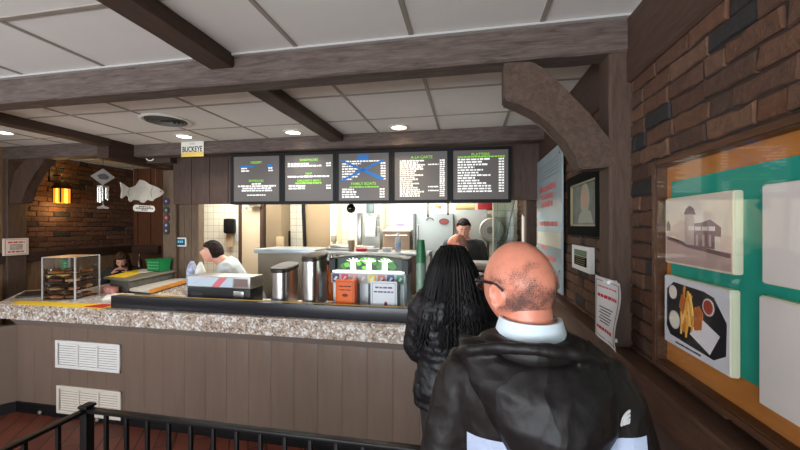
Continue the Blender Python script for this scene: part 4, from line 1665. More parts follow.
for (a, c) in (((152, 187), (151, 197)), ((129, 189), (129, 196))):
    y0, z0 = pxs(*a)
    y1, z1 = pxs(*c)
    b.tube([(fx + 0.009, y0, z0), (fx + 0.009, (y0 + y1) / 2 - 0.02, (z0 + z1) / 2), (fx + 0.009, y1, z1)], 0.003, 6)
b.build('fish_marks', M('grey_marks', S(130, 128, 124), 0.6), t)
b = B()
for px in (133.5, 155.5):
    y0, z0 = pxs(px, 187)
    b.tube([(fx, y0, z0 - 0.01), (fx, y0, 2.535)], 0.0025, 6)
b.build('hanging_string', M('string', S(120, 96, 76), 0.8), t)
t = thing('fish_sign', 'small white oval-ended sign hanging below the white fish', 'sign', atX(144, 208, fx))
y0, z0 = pxs(133.5, 204.5)
y1, z1 = pxs(154.5, 213)
fo = Face((fx + 0.006, y0, z1 + 0.012), (0, 1, 0), (0, 0, 1))
w_, h_ = y1 - y0, z0 - z1 - 0.014
b = B()
fo.poly(b, [(0, h_ * .3), (w_ * .07, 0), (w_ * .93, 0), (w_, h_ * .3), (w_, h_ * .7), (w_ * .93, h_), (w_ * .07, h_), (0, h_ * .7)], -0.012, 0)
b.build('sign_board', white_p, t)
b = B()
for k, (a, c) in enumerate(((0.22, 0.78), (0.1, 0.9), (0.34, 0.66))):
    fo.words(b, w_ * a, w_ * c, h_ * (0.68 - 0.25 * k), h_ * 0.17, d=0.0015, wl=(1.0, 2.4))
b.build('sign_print', black_ink, t)
b = B()
for u in (0.2, 0.8):
    b.tube([(fx, y0 + w_ * u, z1 + 0.01 + h_), (fx, y0 + w_ * u, z0 + 0.022)], 0.0025, 6)
b.build('hanging_string', M('string', S(120, 96, 76), 0.8), t)
# wind chime
q = atX(103, 180, -3.93)
t = thing('wind_chime', 'metal wind chime with diamond top hanging from the beam end', 'wind chime', (q.x, q.y, 2.53))
cy_ = q.y + 0.0
zc = lambda py: atX(103, py, -3.93).z
b = B()
r = (zc(168.5) - zc(185)) / 2
zm = (zc(168.5) + zc(185)) / 2
dirv = V((q.x, q.y, 0)).normalized()
side = V((-dirv.y, dirv.x, 0)) * -1
fo = Face(V((q.x, cy_, zm)), side, (0, 0, 1))
b.mi = 0
fo.poly(b, [(-r * 1.15, 0), (0, -r), (r * 1.15, 0), (0, r)], -0.01, 0.008)
b.mi = 1
fo.poly(b, [(-r * .55, 0.01), (-r * .3, -0.03), (r * .4, -0.03), (r * .6, 0.0), (r * .2, 0.035), (-r * .2, 0.03)], 0.008, 0.011)
b.build('diamond_top', [M('chime_grey', S(150, 146, 140), 0.4, 0.6), M('chime_dark', S(70, 64, 60), 0.5)], t)
b = B()
zr = zc(186)
b.lathe([(0.055, zr - 0.016), (0.055, zr)], (q.x, cy_, 0), 18)
b.build('ring_plate', steel_d, t)
for k in range(5):
    a = k * 2 * pi / 5
    b = B()
    b.tube([(q.x + cos(a) * 0.042, cy_ + sin(a) * 0.042, zc(187)), (q.x + cos(a) * 0.042, cy_ + sin(a) * 0.042, zc(199 + k))], 0.011, 10)
    b.build('chime_tube', M('chime_silver', S(214, 212, 206), 0.25, 0.9), t)
b = B()
b.tube([(q.x, cy_, zc(185)), (q.x, cy_, zc(205))], 0.003, 6)
fo.o = V((q.x, cy_, zc(207)))
fo.poly(b, [(-0.05, -0.018), (0.05, -0.018), (0.05, 0.0), (0.015, 0.01), (0.0, 0.035), (-0.015, 0.01), (-0.05, 0.0)], -0.005, 0.005)
b.build('wind_sail', M('chime_silver', S(214, 212, 206), 0.25, 0.9), t)
b = B()
b.tube([(q.x, cy_, zm + r - 0.005), (q.x, cy_, 2.60)], 0.003, 6)
b.build('hanging_cord', black_p, t)
# white camera under the soffit corner
q = atX(149, 157, -3.83)
t = thing('security_camera', 'small white camera on the dark soffit beam', 'camera', q)
b = B()
b.lathe([(0.028, 0), (0.028, 0.012)], (0, 0, 0), 14, m=Matrix.Translation(q + V((-0.008, 0, 0.03))) @ Matrix.Rotation(pi / 2, 4, 'Y'))
b.tube([q + V((0, 0, 0.03)), q + V((0.05, 0, 0.03)), q + V((0.05, 0, -0.02))], 0.018)
b.build('camera_mount', white_p, t)
b = B()
b.tube([q + V((0.02, 0.07, 0.03)), q + V((0.08, -0.07, -0.02))], [0.038, 0.046], 14)
b.build('camera_body', white_p, t)
b = B()
b.tube([q + V((0.078, -0.065, -0.018)), q + V((0.081, -0.074, -0.022))], [0.034, 0.034], 14)
b.build('camera_lens', black_p, t)
# amber lantern on the brick wall
q = atX(62, 195, LX + 0.16)
t = thing('wall_lantern', 'amber glass wall lantern glowing on the brick wall', 'wall lamp', q)
b = B()
amb = M('amber_glass', S(255, 190, 70), 0.3, emit=1.7)
ambd = M('amber_glass_edge', S(236, 140, 34), 0.3, emit=0.9)
hw, hz_ = 0.062, 0.105
for k, (s, sd) in enumerate((((1, 0), 0), ((-1, 0), 0), ((0, 1), 1), ((0, -1), 1))):
    b = B()
    for j in range(3):
        u0, u1 = -hw + 2 * hw * j / 3 + 0.005, -hw + 2 * hw * (j + 1) / 3 - 0.005
        b.mi = 0 if j == 1 else 1
        if s[0]:
            b.box((q.x + s[0] * hw - 0.002, q.y + u0, q.z - hz_), (q.x + s[0] * hw + 0.002, q.y + u1, q.z + hz_ * 0.8))
        else:
            b.box((q.x + u0, q.y + s[1] * hw - 0.002, q.z - hz_), (q.x + u1, q.y + s[1] * hw + 0.002, q.z + hz_ * 0.8))
    b.build('glass_pane', [amb, ambd], t)
iron = M('dark_iron', S(46, 32, 22), 0.5, 0.4)
b = B()
for sx in (-1, 1):
    for sy in (-1, 1):
        b.box((q.x + sx * hw - 0.006, q.y + sy * hw - 0.006, q.z - hz_), (q.x + sx * hw + 0.006, q.y + sy * hw + 0.006, q.z + hz_ * 0.8))
b.loft([[V((q.x + sx * w, q.y + sy * w, q.z + z)) for sx, sy in ((-1, -1), (1, -1), (1, 1), (-1, 1))] for w, z in ((0.08, 0.084), (0.08, 0.092), (0.04, 0.17), (0.02, 0.20))])
b.build('lantern_frame', iron, t)
b = B()
b.tube([(q.x, q.y, q.z + 0.2), (q.x, q.y, q.z + 0.26), (LX + 0.02, q.y, q.z + 0.27)], 0.012)
b.box((LX + 0.0, q.y - 0.05, q.z + 0.18), (LX + 0.03, q.y + 0.05, q.z + 0.34), 0.005)
b.build('wall_bracket', iron, t)
point('wall_lantern_light', q + V((0.0, 0, -0.2)), 3.2, (1.0, 0.62, 0.22), 0.06)
point('wall_lantern_light', q + V((0.0, 0, 0.28)), 1.5, (1.0, 0.62, 0.22), 0.06)
# notice on the alcove wall
fo = Face(atX(3.5, 256, LX + 0.085), (0.0, 1, 0), (0, 0, 1))
t = thing('wall_notice', 'pale notice with red and black print on the alcove post', 'notice', fo.o)
b = B()
fo.rect(b, 0, 0, 0.245, 0.205, -0.02, 0)
b.build('notice_sheet', M('pinkish_paper', S(232, 216, 204), 0.6), t)
b = B()
for (u0, v0, u1, v1) in ((0.015, 0.012, 0.018, 0.193), (0.227, 0.012, 0.23, 0.193), (0.015, 0.012, 0.23, 0.015), (0.015, 0.19, 0.23, 0.193)):
    fo.rect(b, u0, v0, u1, v1, 0, 0.001)
for k in range(5):
    fo.words(b, 0.06, 0.185, 0.125 - k * 0.014, 0.007)
b.build('notice_print', black_ink, t)
b = B()
fo.words(b, 0.04, 0.205, 0.15, 0.018)
fo.words(b, 0.04, 0.205, 0.035, 0.018)
b.build('red_heading', red_ink, t)
# navy seat back at the left edge
b = B()
b.prism([(-5.05, 2.98, 0.0), (-4.98, 2.92, 0.0), (-5.38, 2.45, 0.0), (-5.45, 2.50, 0.0)], (0, 0, 1.13))
bmesh.ops.bevel(b.bm, geom=list(b.bm.edges), offset=0.03, segments=3, affect='EDGES')
tag(b.build('booth_back', M('navy_vinyl', S(24, 28, 42), 0.45)), 'dark navy seat back at the left edge behind the counter corner', 'seat')
# ------------------------------------------------------------------ railing in the foreground
RZ_ = 0.90
rl = thing('queue_railing', 'black metal queue railing with square balusters in the foreground', 'railing', (-1.83, 1.42, 0))
b = B()
b.box((-1.85, 1.40, 0), (-1.81, 1.44, RZ_ + 0.012), 0.004)
b.build('corner_post', black_m, rl)
b = B()
b.box((-1.855, 1.393, RZ_ + 0.008), (-1.805, 1.447, RZ_ + 0.022), 0.005)
b.build('post_cap', black_m, rl)
b = B()
b.box((-1.83, 1.40, RZ_ - 0.012), (0.10, 1.435, RZ_ + 0.006), 0.006)
b.build('top_rail', black_m, rl)
b = B()
b.box((-1.847, -0.9, RZ_ - 0.012), (-1.812, 1.42, RZ_ + 0.006), 0.006)
b.build('top_rail', black_m, rl)
b = B()
b.box((-1.83, 1.405, 0.09), (0.10, 1.43, 0.115), 0.004)
b.box((-1.842, -0.9, 0.09), (-1.817, 1.42, 0.115), 0.004)
b.build('bottom_rail', black_m, rl)
for k in range(17):
    x = -1.83 + 0.117 * (k + 1)
    b = B()
    b.box((x - 0.008, 1.409, 0.1), (x + 0.008, 1.425, RZ_ - 0.008), 0.002)
    b.build('baluster', black_m, rl)
for k in range(18):
    y = 1.42 - 0.125 * (k + 1)
    b = B()
    b.box((-1.838, y - 0.008, 0.1), (-1.822, y + 0.008, RZ_ - 0.008), 0.002)
    b.build('baluster', black_m, rl)
b = B()
b.box((0.08, 1.40, 0), (0.115, 1.435, RZ_), 0.004)
b.box((-1.848, -0.92, 0), (-1.81, -0.885, RZ_), 0.004)
b.build('end_post', black_m, rl)
# door stop balls on the kick board
for px, py, lab in ((41, 412, 'small grey knob low on the counter kick board by the left corner'), (98, 421, 'grey scuffed knob low on the kick board under the vents')):
    q = atY(px, py, 2.66)
    b = B()
    b.ball((q.x, 2.652, max(q.z, 0.03)), (0.02, 0.014, 0.02), 12, 8)
    tag(b.build('kick_knob', M('knob_grey', S(140, 132, 124), 0.4, 0.4)), lab, 'knob')
# ------------------------------------------------------------------ right wall
# tall posters and pictures: u runs towards the camera (-y), v up
q0 = atX(536.5, 160, W - 0.05)
q1 = atX(561, 149, W - 0.05)
zb = 1.28
f = Face((W - 0.045, q0.y, 0), (0, -1, 0), (0, 0, 1))
wP = q0.y - q1.y
t = thing('menu_poster', 'tall pale blue poster with red print on the brick wall', 'poster', (W - 0.045, (q0.y + q1.y) / 2, zb))
b = B()
f.rect(b, 0, zb, wP, 2.42, -0.012, 0)
b.build('poster_sheet', M('pale_blue_poster', S(166, 180, 184), 0.25, var=0.08, vscale=4), t)
b = B()
f.rect(b, 0.03 * wP, 1.62, 0.97 * wP, 1.74, 0, 0.0008)
b.build('pale_band', M('pale_band', S(206, 204, 186), 0.4), t)
b = B()
rp = M('faded_red_print', S(196, 96, 96), 0.6)
for v, hh, u0, u1 in ((2.10, 0.05, 0.15, 0.8), (2.03, 0.05, 0.2, 0.75), (1.96, 0.05, 0.25, 0.7), (1.79, 0.045, 0.12, 0.88), (1.58, 0.04, 0.2, 0.5), (1.50, 0.04, 0.35, 0.8), (1.42, 0.05, 0.2, 0.6), (1.36, 0.05, 0.4, 0.9)):
    f.words(b, u0 * wP, u1 * wP, v, hh, d=0.001)
b.build('red_print', rp, t)
b = B()
for k in range(5):
    f.words(b, 0.12 * wP, 0.9 * wP, 2.33 - k * 0.03, 0.012, d=0.001)
b.build('small_print', M('grey_print2', S(120, 134, 138), 0.6), t)
b = B()
for v in (1.45, 2.35):
    for u in (0.06, wP - 0.06):
        b.tube([f.p(u, v, -0.024), f.p(u, v, 0.006)], 0.009, 10)
b.build('standoff', steel_d, t)
# dark framed picture
qa, qb = atX(568, 176, W - 0.03), atX(600, 172, W - 0.03)
zt_, zb_ = 2.125, 1.735
f = Face((W - 0.03, qa.y, 0), (0, -1, 0), (0, 0, 1))
wP = qa.y - qb.y
t = thing('framed_picture', 'dark green framed picture of a figure with white hair', 'picture', (W - 0.03, qa.y - wP / 2, zb_))
b = B()
fw_ = 0.058
for (u0, v0, u1, v1) in ((0, zb_, fw_, zt_), (wP - fw_, zb_, wP, zt_), (fw_, zb_, wP - fw_, zb_ + fw_), (fw_, zt_ - fw_, wP - fw_, zt_)):
    f.rect(b, u0, v0, u1, v1, -0.03, 0.006)
b.build('picture_frame', M('dark_green_frame', S(14, 17, 14), 0.9, spec=0.12), t)
b = B()
for (u0, v0, u1, v1) in ((fw_, zb_ + fw_, fw_ + 0.01, zt_ - fw_), (wP - fw_ - 0.01, zb_ + fw_, wP - fw_, zt_ - fw_), (fw_, zb_ + fw_, wP - fw_, zb_ + fw_ + 0.01), (fw_, zt_ - fw_ - 0.01, wP - fw_, zt_ - fw_)):
    f.rect(b, u0, v0, u1, v1, -0.02, 0.0)
b.build('inner_slip', M('gold_slip', S(150, 138, 104), 0.4), t)
b = B()
f.rect(b, fw_, zb_ + fw_, wP - fw_, zt_ - fw_, -0.03, -0.014)
pic = b.build('picture_print', M('picture_green', S(92, 98, 90), 0.5, var=0.45, vscale=10), t)
b = B()
cu, cv = wP * 0.52, (zb_ + zt_) / 2
b.mi = 0
f.disc(b, cu, cv + 0.03, 0.085, 0.10, -0.014, -0.0125)
f.poly(b, [(cu - 0.14, zb_ + fw_ + 0.02), (cu + 0.15, zb_ + fw_ + 0.02), (cu + 0.11, cv - 0.05), (cu, cv - 0.02), (cu - 0.1, cv - 0.06)], -0.014, -0.013)
b.mi = 1
f.disc(b, cu, cv + 0.035, 0.052, 0.065, -0.0125, -0.0115)
b.build('figure_print', [M('figure_pale', S(150, 152, 138), 0.6), M('figure_face', S(176, 140, 116), 0.6)], pic)
# white plaque with black panel
qa, qb = atX(572, 246, W - 0.035), atX(590, 246, W - 0.035)
f = Face((W - 0.035, qa.y, 0), (0, -1, 0), (0, 0, 1))
wP = qa.y - qb.y
z0, z1 = 1.515, 1.668
t = thing('small_plaque', 'small white framed plaque with black panel under the dark picture', 'plaque', (W - 0.015, qa.y - wP / 2, z0))
b = B()
f.rect(b, 0, z0, wP, z1, -0.025, 0)
b.build('plaque_board', white_p, t)
b = B()
f.rect(b, wP * 0.16, z0 + 0.03, wP * 0.84, z1 - 0.065, 0, 0.002)
b.build('black_panel', M('matt_black', S(14, 14, 15), 0.95, spec=0.1), t)
b = B()
f.rect(b, wP * 0.16, z1 - 0.062, wP * 0.84, z1 - 0.025, 0, 0.002)
b.build('green_panel', M('plaque_green', S(92, 112, 92), 0.5), t)
b = B()
for k in range(4):
    f.words(b, wP * 0.24, wP * 0.76, z0 + 0.040 + k * 0.013, 0.003, d=0.003)
b.build('plaque_print', M('gold_print', S(170, 156, 110), 0.5), t)
# curling white notice
qa, qb = atX(596, 271, 0.625), atX(619, 280, 0.625)
t = thing('curled_notice', 'white notice with red print and curling edge on the timber post', 'notice', (0.63, (qa.y + qb.y) / 2, 1.27))
y0_, wP, z0, hN = qa.y, qa.y - qb.y, 1.262, 0.292
n = 14


def curl(u, v):
    return 0.622 - 0.012 * sin(v * 5.0 + 0.6) * u - 0.004 * sin(u * 7)


def sheet(b, u0, v0, u1, v1, d, nu=6, nv=14, th=0.0012):
    g = []
    for lay in (0, 1):
        g.append([[b.bm.verts.new((curl(u0 + (u1 - u0) * i / nu, v0 + (v1 - v0) * j / nv) - d + lay * th, y0_ - wP * (u0 + (u1 - u0) * i / nu), z0 + hN * (v0 + (v1 - v0) * j / nv)))
                   for i in range(nu + 1)] for j in range(nv + 1)])
    for lay in (0, 1):
        for j in range(nv):
            for i in range(nu):
                b.face([g[lay][j][i], g[lay][j][i + 1], g[lay][j + 1][i + 1], g[lay][j + 1][i]])


b = B()
sheet(b, 0, 0, 1, 1, 0, th=0.0016)
b.build('notice_sheet', M('laminated_white', S(226, 222, 222), 0.3), t)
b = B()
for (u0, v0, u1, v1) in ((0.06, 0.05, 0.075, 0.95), (0.925, 0.05, 0.94, 0.95)):
    sheet(b, u0, v0, u1, v1, 0.0015, 1, 12, th=0.0008)
for (u0, v0, u1, v1) in ((0.06, 0.05, 0.94, 0.058), (0.06, 0.942, 0.94, 0.95)):
    sheet(b, u0, v0, u1, v1, 0.0015, 6, 1, th=0.0008)
for k in range(6):
    sheet(b, 0.26 + 0.05 * (k % 2), 0.52 - k * 0.045, 0.74 - 0.04 * (k % 3), 0.535 - k * 0.045, 0.0015, 4, 1, th=0.0008)
b.build('notice_print', black_ink, t)
b = B()
for v, h in ((0.84, 0.02), (0.68, 0.05), (0.17, 0.045)):
    u = 0.16
    while u < 0.8:
        w_ = rnd.uniform(0.04, 0.12)
        sheet(b, u, v, min(u + w_, 0.84), v + h, 0.0015, 1, 1, th=0.0008)
        u += w_ + 0.025
b.build('red_print', red_ink, t)
b = B()
b.box((0.618, y0_ - wP * 0.6, z0 + hN - 0.02), (0.66, y0_ - wP * 0.4, z0 + hN - 0.005))
b.box((0.618, y0_ - wP * 0.6, z0 + 0.01), (0.66, y0_ - wP * 0.4, z0 + 0.025))
b.build('mounting_tab', white_p, t)
# small white sheet on the far post
q = atX(522, 232, 0.615)
b = B()
b.prism([(0.612, q.y + 0.0, q.z - 0.22), (0.612, q.y - 0.16, q.z - 0.26), (0.612, q.y - 0.16, q.z + 0.17), (0.612, q.y + 0.0, q.z + 0.20)], (0.012, 0, 0))
o = b.build('paper_sheet', M('pale_sheet', S(206, 202, 194), 0.6))
tag(o, 'narrow white sheet on the far timber post beside the hatch', 'sheet')

# display case with wooden frame, teal felt and box prints
t = thing('display_case', 'wood-framed wall display case lined with teal cloth and glazed', 'display case', (W, 0.9, 1.29))
f = Face((W, 1.60, 0), (0, -1, 0), (0, 0, 1))
Y0, Y1, z0, z1 = 0.112, 1.45, 1.285, 2.035
fr = 0.026
oak = wood_mat('frame_oak', S(60, 37, 24), S(94, 60, 38), (9, 1, 9), rough=0.4, bump=0.25)
b = B()
for (u0, v0, u1, v1) in ((Y0, z0, Y0 + fr * 1.2, z1), (Y1 - fr, z0, Y1, z1), (Y0 + fr * 1.2, z0, Y1 - fr, z0 + fr), (Y0 + fr * 1.2, z1 - fr, Y1 - fr, z1)):
    f.rect(b, u0, v0, u1, v1, -0.005, 0.052)
bmesh.ops.bevel(b.bm, geom=list(b.bm.edges), offset=0.005, segments=2, affect='EDGES')
b.build('case_frame', oak, t)
b = B()
f.rect(b, Y0 + fr, z0 + fr * .5, Y1 - fr, z1 - fr * .5, -0.003, 0.014)
b.build('back_board', wood_mat('orange_board', S(172, 106, 48), S(190, 122, 58), (6, 1, 6), rough=0.5, bump=0.05), t)
b = B()
f.rect(b, Y0 + 0.068, z0 + 0.112, Y1 - 0.08, z1 - 0.082, 0.013, 0.018)
b.build('teal_cloth', M('teal_felt', S(10, 142, 122), 0.85, var=0.06, vscale=5), t)
b = B()
f.rect(b, Y0 + fr, z0 + fr * .5, Y1 - fr, z1 - fr * .5, 0.0482, 0.0495)
b.build('glass_front', glass_mat('case_glass', (0.985, 0.99, 0.99), 0.10, 0.03), t)

# four box prints mounted in the case; front face 30 mm off the cloth
fx_ = W - 0.0445
box_side = M('print_side', S(206, 204, 176), 0.5)


def box_print(corners, label, facecol, group='box prints in the display case'):
    (xa, ya), (xb, yb), (zlo, zhi) = corners
    A = atX(xa, ya, fx_)
    Bp = atX(xb, yb, fx_)
    u0, u1 = 1.60 - A.y, 1.60 - Bp.y
    tt = thing('box_print', label, 'picture', (fx_, (A.y + Bp.y) / 2, zlo), group=group)
    b = B()
    f.rect(b, u0, zlo, u1, zhi, 0.0188, 0.0425)
    bmesh.ops.bevel(b.bm, geom=list(b.bm.edges), offset=0.003, segments=2, affect='EDGES')
    b.build('box_body', box_side, tt)
    b = B()
    f.rect(b, u0 + 0.003, zlo + 0.003, u1 - 0.003, zhi - 0.003, 0.0425, 0.0435)
    face = b.build('print_face', facecol, tt)
    return tt, face, u0, u1 - u0, zlo, zhi - zlo


sep = M('sepia_sky', S(214, 196, 180), 0.5, var=0.08, vscale=6)
t1, fc, u0, w_, v0, h_ = box_print(((665, 199), (733, 195), (1.668, 1.892)), 'box print of an old restaurant building, upper left in case', sep)
D0 = 0.0435


def shp(nm, mat, polys, d, par):
    b = B()
    for k, pl in enumerate(polys):
        f.poly(b, [(u0 + w_ * a, v0 + h_ * c) for a, c in pl], D0 - 0.0003, D0 + d + k * 0.00004)
    return b.build(nm, mat, par)


shp('photo_ground', M('sepia_ground', S(176, 146, 136), 0.6), [[(0.02, 0.03), (0.98, 0.03), (0.98, 0.26), (0.6, 0.27), (0.3, 0.30), (0.02, 0.42)]], 0.0004, fc)
shp('photo_road', M('sepia_dark', S(112, 76, 78), 0.6), [[(0.05, 0.36), (0.4, 0.27), (0.97, 0.19), (0.97, 0.245), (0.45, 0.315), (0.05, 0.42)], [(0.03, 0.50), (0.10, 0.50), (0.10, 0.58), (0.06, 0.66), (0.03, 0.60)]], 0.0006, fc)
shp('photo_wing', M('sepia_mid', S(206, 178, 164), 0.6), [[(0.06, 0.40), (0.38, 0.31), (0.38, 0.62), (0.28, 0.66), (0.06, 0.52)], [(0.85, 0.27), (0.98, 0.27), (0.98, 0.46), (0.85, 0.47)]], 0.0006, fc)
shp('photo_building', M('sepia_building', S(122, 90, 92), 0.6), [[(0.38, 0.48), (0.86, 0.44), (0.86, 0.56), (0.72, 0.66), (0.60, 0.62), (0.38, 0.60)], [(0.50, 0.30), (0.78, 0.28), (0.78, 0.50), (0.50, 0.50)],
                                                                   [(0.34, 0.74), (0.37, 0.82), (0.43, 0.86), (0.49, 0.82), (0.52, 0.73)]], 0.0010, fc)
shp('photo_tower', M('sepia_tower', S(182, 154, 144), 0.6), [[(0.36, 0.31), (0.50, 0.31), (0.50, 0.66), (0.48, 0.74), (0.38, 0.74), (0.36, 0.66)], [(0.53, 0.31), (0.56, 0.31), (0.56, 0.46), (0.53, 0.46)], [(0.62, 0.31), (0.65, 0.31), (0.65, 0.46), (0.62, 0.46)],
                                                               [(0.71, 0.31), (0.74, 0.31), (0.74, 0.46), (0.71, 0.46)]], 0.0014, fc)
b = B()
f.words(b, u0 + w_ * 0.42, u0 + w_ * 0.82, v0 + h_ * 0.515, 0.014, d=D0 + 0.0022)
b.build('photo_lettering', M('sepia_letters', S(214, 190, 180), 0.6), fc)
t2, fc, u0, w_, v0, h_ = box_print(((664, 280), (730, 298), (1.392, 1.626)), 'box print of a fish and fries platter, lower left in case', M('pale_lilac_print', S(212, 208, 214), 0.5))
shp('print_tray', M('print_black', S(30, 28, 32), 0.4), [[(0.05, 0.25), (0.12, 0.14), (0.80, 0.10), (0.95, 0.22), (0.96, 0.60), (0.80, 0.86), (0.66, 0.90), (0.18, 0.92), (0.06, 0.80)]], 0.0005, fc)
shp('print_paper', M('print_paper', S(226, 218, 220), 0.5), [[(0.46, 0.28), (0.75, 0.14), (0.88, 0.42), (0.60, 0.56)]], 0.0009, fc)
b = B()
for (cu, cv, r, mi) in ((0.17, 0.77, 0.10, 0), (0.20, 0.38, 0.13, 0), (0.73, 0.72, 0.11, 1)):
    b.mi = 0
    f.disc(b, u0 + w_ * cu, v0 + h_ * cv, r * h_, r * h_, D0, D0 + 0.0012)
    b.mi = 1 + mi
    f.disc(b, u0 + w_ * cu, v0 + h_ * cv, r * h_ * 0.8, r * h_ * 0.8, D0, D0 + 0.0016)
b.build('print_dips', [M('print_cup', S(206, 192, 190), 0.5), M('print_cream', S(220, 210, 190), 0.5), M('print_sauce', S(160, 56, 36), 0.5)], fc)
b = B()
for k in range(26):
    a = rnd.uniform(-0.5, 0.5) + pi / 2
    cu, cv = rnd.gauss(0.44, 0.075), rnd.gauss(0.56, 0.09)
    b.mi = k % 3
    L_, w2 = rnd.uniform(0.10, 0.19), 0.013
    dx, dy = cos(a) * L_, sin(a) * L_
    f.poly(b, [(u0 + w_ * (cu - dx / 2 - w2), v0 + h_ * (cv - dy)), (u0 + w_ * (cu - dx / 2 + w2), v0 + h_ * (cv - dy)), (u0 + w_ * (cu + dx / 2 + w2), v0 + h_ * (cv + dy)), (u0 + w_ * (cu + dx / 2 - w2), v0 + h_ * (cv + dy))], D0, D0 + 0.0014 + k * 0.00005)
b.build('print_fries', [M('fry_gold', S(222, 158, 62), 0.5), M('fry_light', S(236, 186, 96), 0.5), M('fry_dark', S(196, 120, 44), 0.5)], fc)
shp('print_fish', M('fish_crisp', S(176, 96, 40), 0.5, var=0.3, vscale=60), [[(0.54, 0.36), (0.64, 0.40), (0.66, 0.62), (0.60, 0.70), (0.53, 0.62)], [(0.29, 0.60), (0.36, 0.50), (0.40, 0.72), (0.33, 0.78)]], 0.0028, fc)
b = B()
f.words(b, u0 + w_ * 0.22, u0 + w_ * 0.62, v0 + h_ * 0.055, 0.006, d=D0 + 0.001)
b.build('print_caption', black_ink, fc)
blank = M('faded_white_print', S(214, 204, 198), 0.4, var=0.04, vscale=4)
box_print(((761, 193), (838, 186), (1.662, 1.895)), 'blank faded white box print, upper right in the display case', blank)
box_print(((758, 308), (838, 330), (1.372, 1.632)), 'blank faded white box print, lower right in the display case', blank)
# ------------------------------------------------------------------ people
def skin_mat(name, c1, c2):
    m = M(name, c1, 0.38, var=0.10, vscale=14, bump=0.12, bscale=160)
    b = m.node_tree.nodes['Principled BSDF']
    b.inputs['Subsurface Weight'].default_value = 0.12
    b.inputs['Subsurface Radius'].default_value = (0.012, 0.005, 0.003)
    return m


def sstep(a, c, x):
    t = max(0.0, min(1.0, (x - a) / (c - a)))
    return t * t * (3 - 2 * t)


def head_point(th, ph, ax, off=0.0):
    """point of a head surface; local axes: x right, y face, z up, origin at the middle of the skull"""
    d = V((cos(ph) * sin(th), cos(ph) * cos(th), sin(ph)))
    x, y, z = d.x * (ax[0] + off), d.y * (ax[1] + off), d.z * (ax[2] + off)
    H = ax[2]
    if z < 0:
        t = -z / H
        x *= 1 - 0.24 * t ** 1.6
        if y < 0:
            y *= 1 - 0.26 * t ** 1.5
        else:
            y *= 1 + 0.05 * t
    else:
        t = z / H
        if y < 0:
            y *= 1 + 0.07 * (1 - t)
        x *= 1 + 0.05 * t * (1 - t) * 4 * 0.5
    if y > 0:
        g = lambda cx, cz, sx, sz: exp(-((x - cx) / sx) ** 2 - ((z - cz) / sz) ** 2)
        fy = sstep(0.2, 0.7, d.y)
        x0 = abs(x)
        y += fy * (0.024 * exp(-(x / 0.012) ** 2 - ((z + 0.026) / 0.020) ** 2) + 0.013 * exp(-(x / 0.010) ** 2 - ((z + 0.004) / 0.020) ** 2)
                   + 0.006 * exp(-(x / 0.020) ** 2 - ((z + 0.034) / 0.010) ** 2)
                   - 0.010 * exp(-((x0 - 0.032) / 0.015) ** 2 - ((z - 0.004) / 0.012) ** 2)
                   + 0.005 * exp(-(x / 0.05) ** 2 - ((z - 0.026) / 0.010) ** 2)
                   + 0.006 * exp(-(x / 0.024) ** 2 - ((z + 0.062) / 0.010) ** 2)
                   - 0.005 * exp(-(x / 0.024) ** 2 - ((z + 0.062) / 0.0028) ** 2)
                   + 0.008 * exp(-(x / 0.022) ** 2 - ((z + 0.096) / 0.014) ** 2)
                   + 0.004 * exp(-((x0 - 0.045) / 0.02) ** 2 - ((z + 0.03) / 0.02) ** 2))
    return V((x, y, z))


def head_into(b, MX, ax, nu=72, nv=48, ez=-0.004):
    rings = []
    for i in range(nv + 1):
        ph = -pi / 2 + pi * i / nv
        ph = max(-pi / 2 + 0.01, min(pi / 2 - 0.01, ph))
        rings.append([MX @ head_point(2 * pi * k / nu, ph, ax) for k in range(nu)])
    b.loft(rings)
    for s in (-1, 1):                                # ears: rim, dish and lobe
        c = V((s * (ax[0] - 0.002), -0.008, ez))
        E = Matrix.Translation(c) @ Matrix.Rotation(s * radians(-24), 4, 'Z') @ Matrix.Rotation(radians(-10), 4, 'X')
        loop = []
        for k in range(17):
            a = radians(-60 + 300 * k / 16)
            rx, rz = 0.0165, 0.029
            loop.append(MX @ E @ V((s * 0.010, -cos(a) * rx * (1 if k > 2 else 0.8), sin(a) * rz + (0.003 if sin(a) > 0 else 0))))
        b.tube(loop, [0.0045] * 3 + [0.005] * 11 + [0.0055, 0.006, 0.006], 8)
        b.ball((0, 0, 0), (0.007, 0.015, 0.027), 12, 8, MX @ E)
        b.ball((0, 0, 0), (0.006, 0.009, 0.010), 10, 6, MX @ E @ Matrix.Translation((s * 0.006, 0.008, -0.026)))
        b.ball((0, 0, 0), (0.006, 0.004, 0.006), 8, 6, MX @ E @ Matrix.Translation((s * 0.007, 0.013, -0.006)))


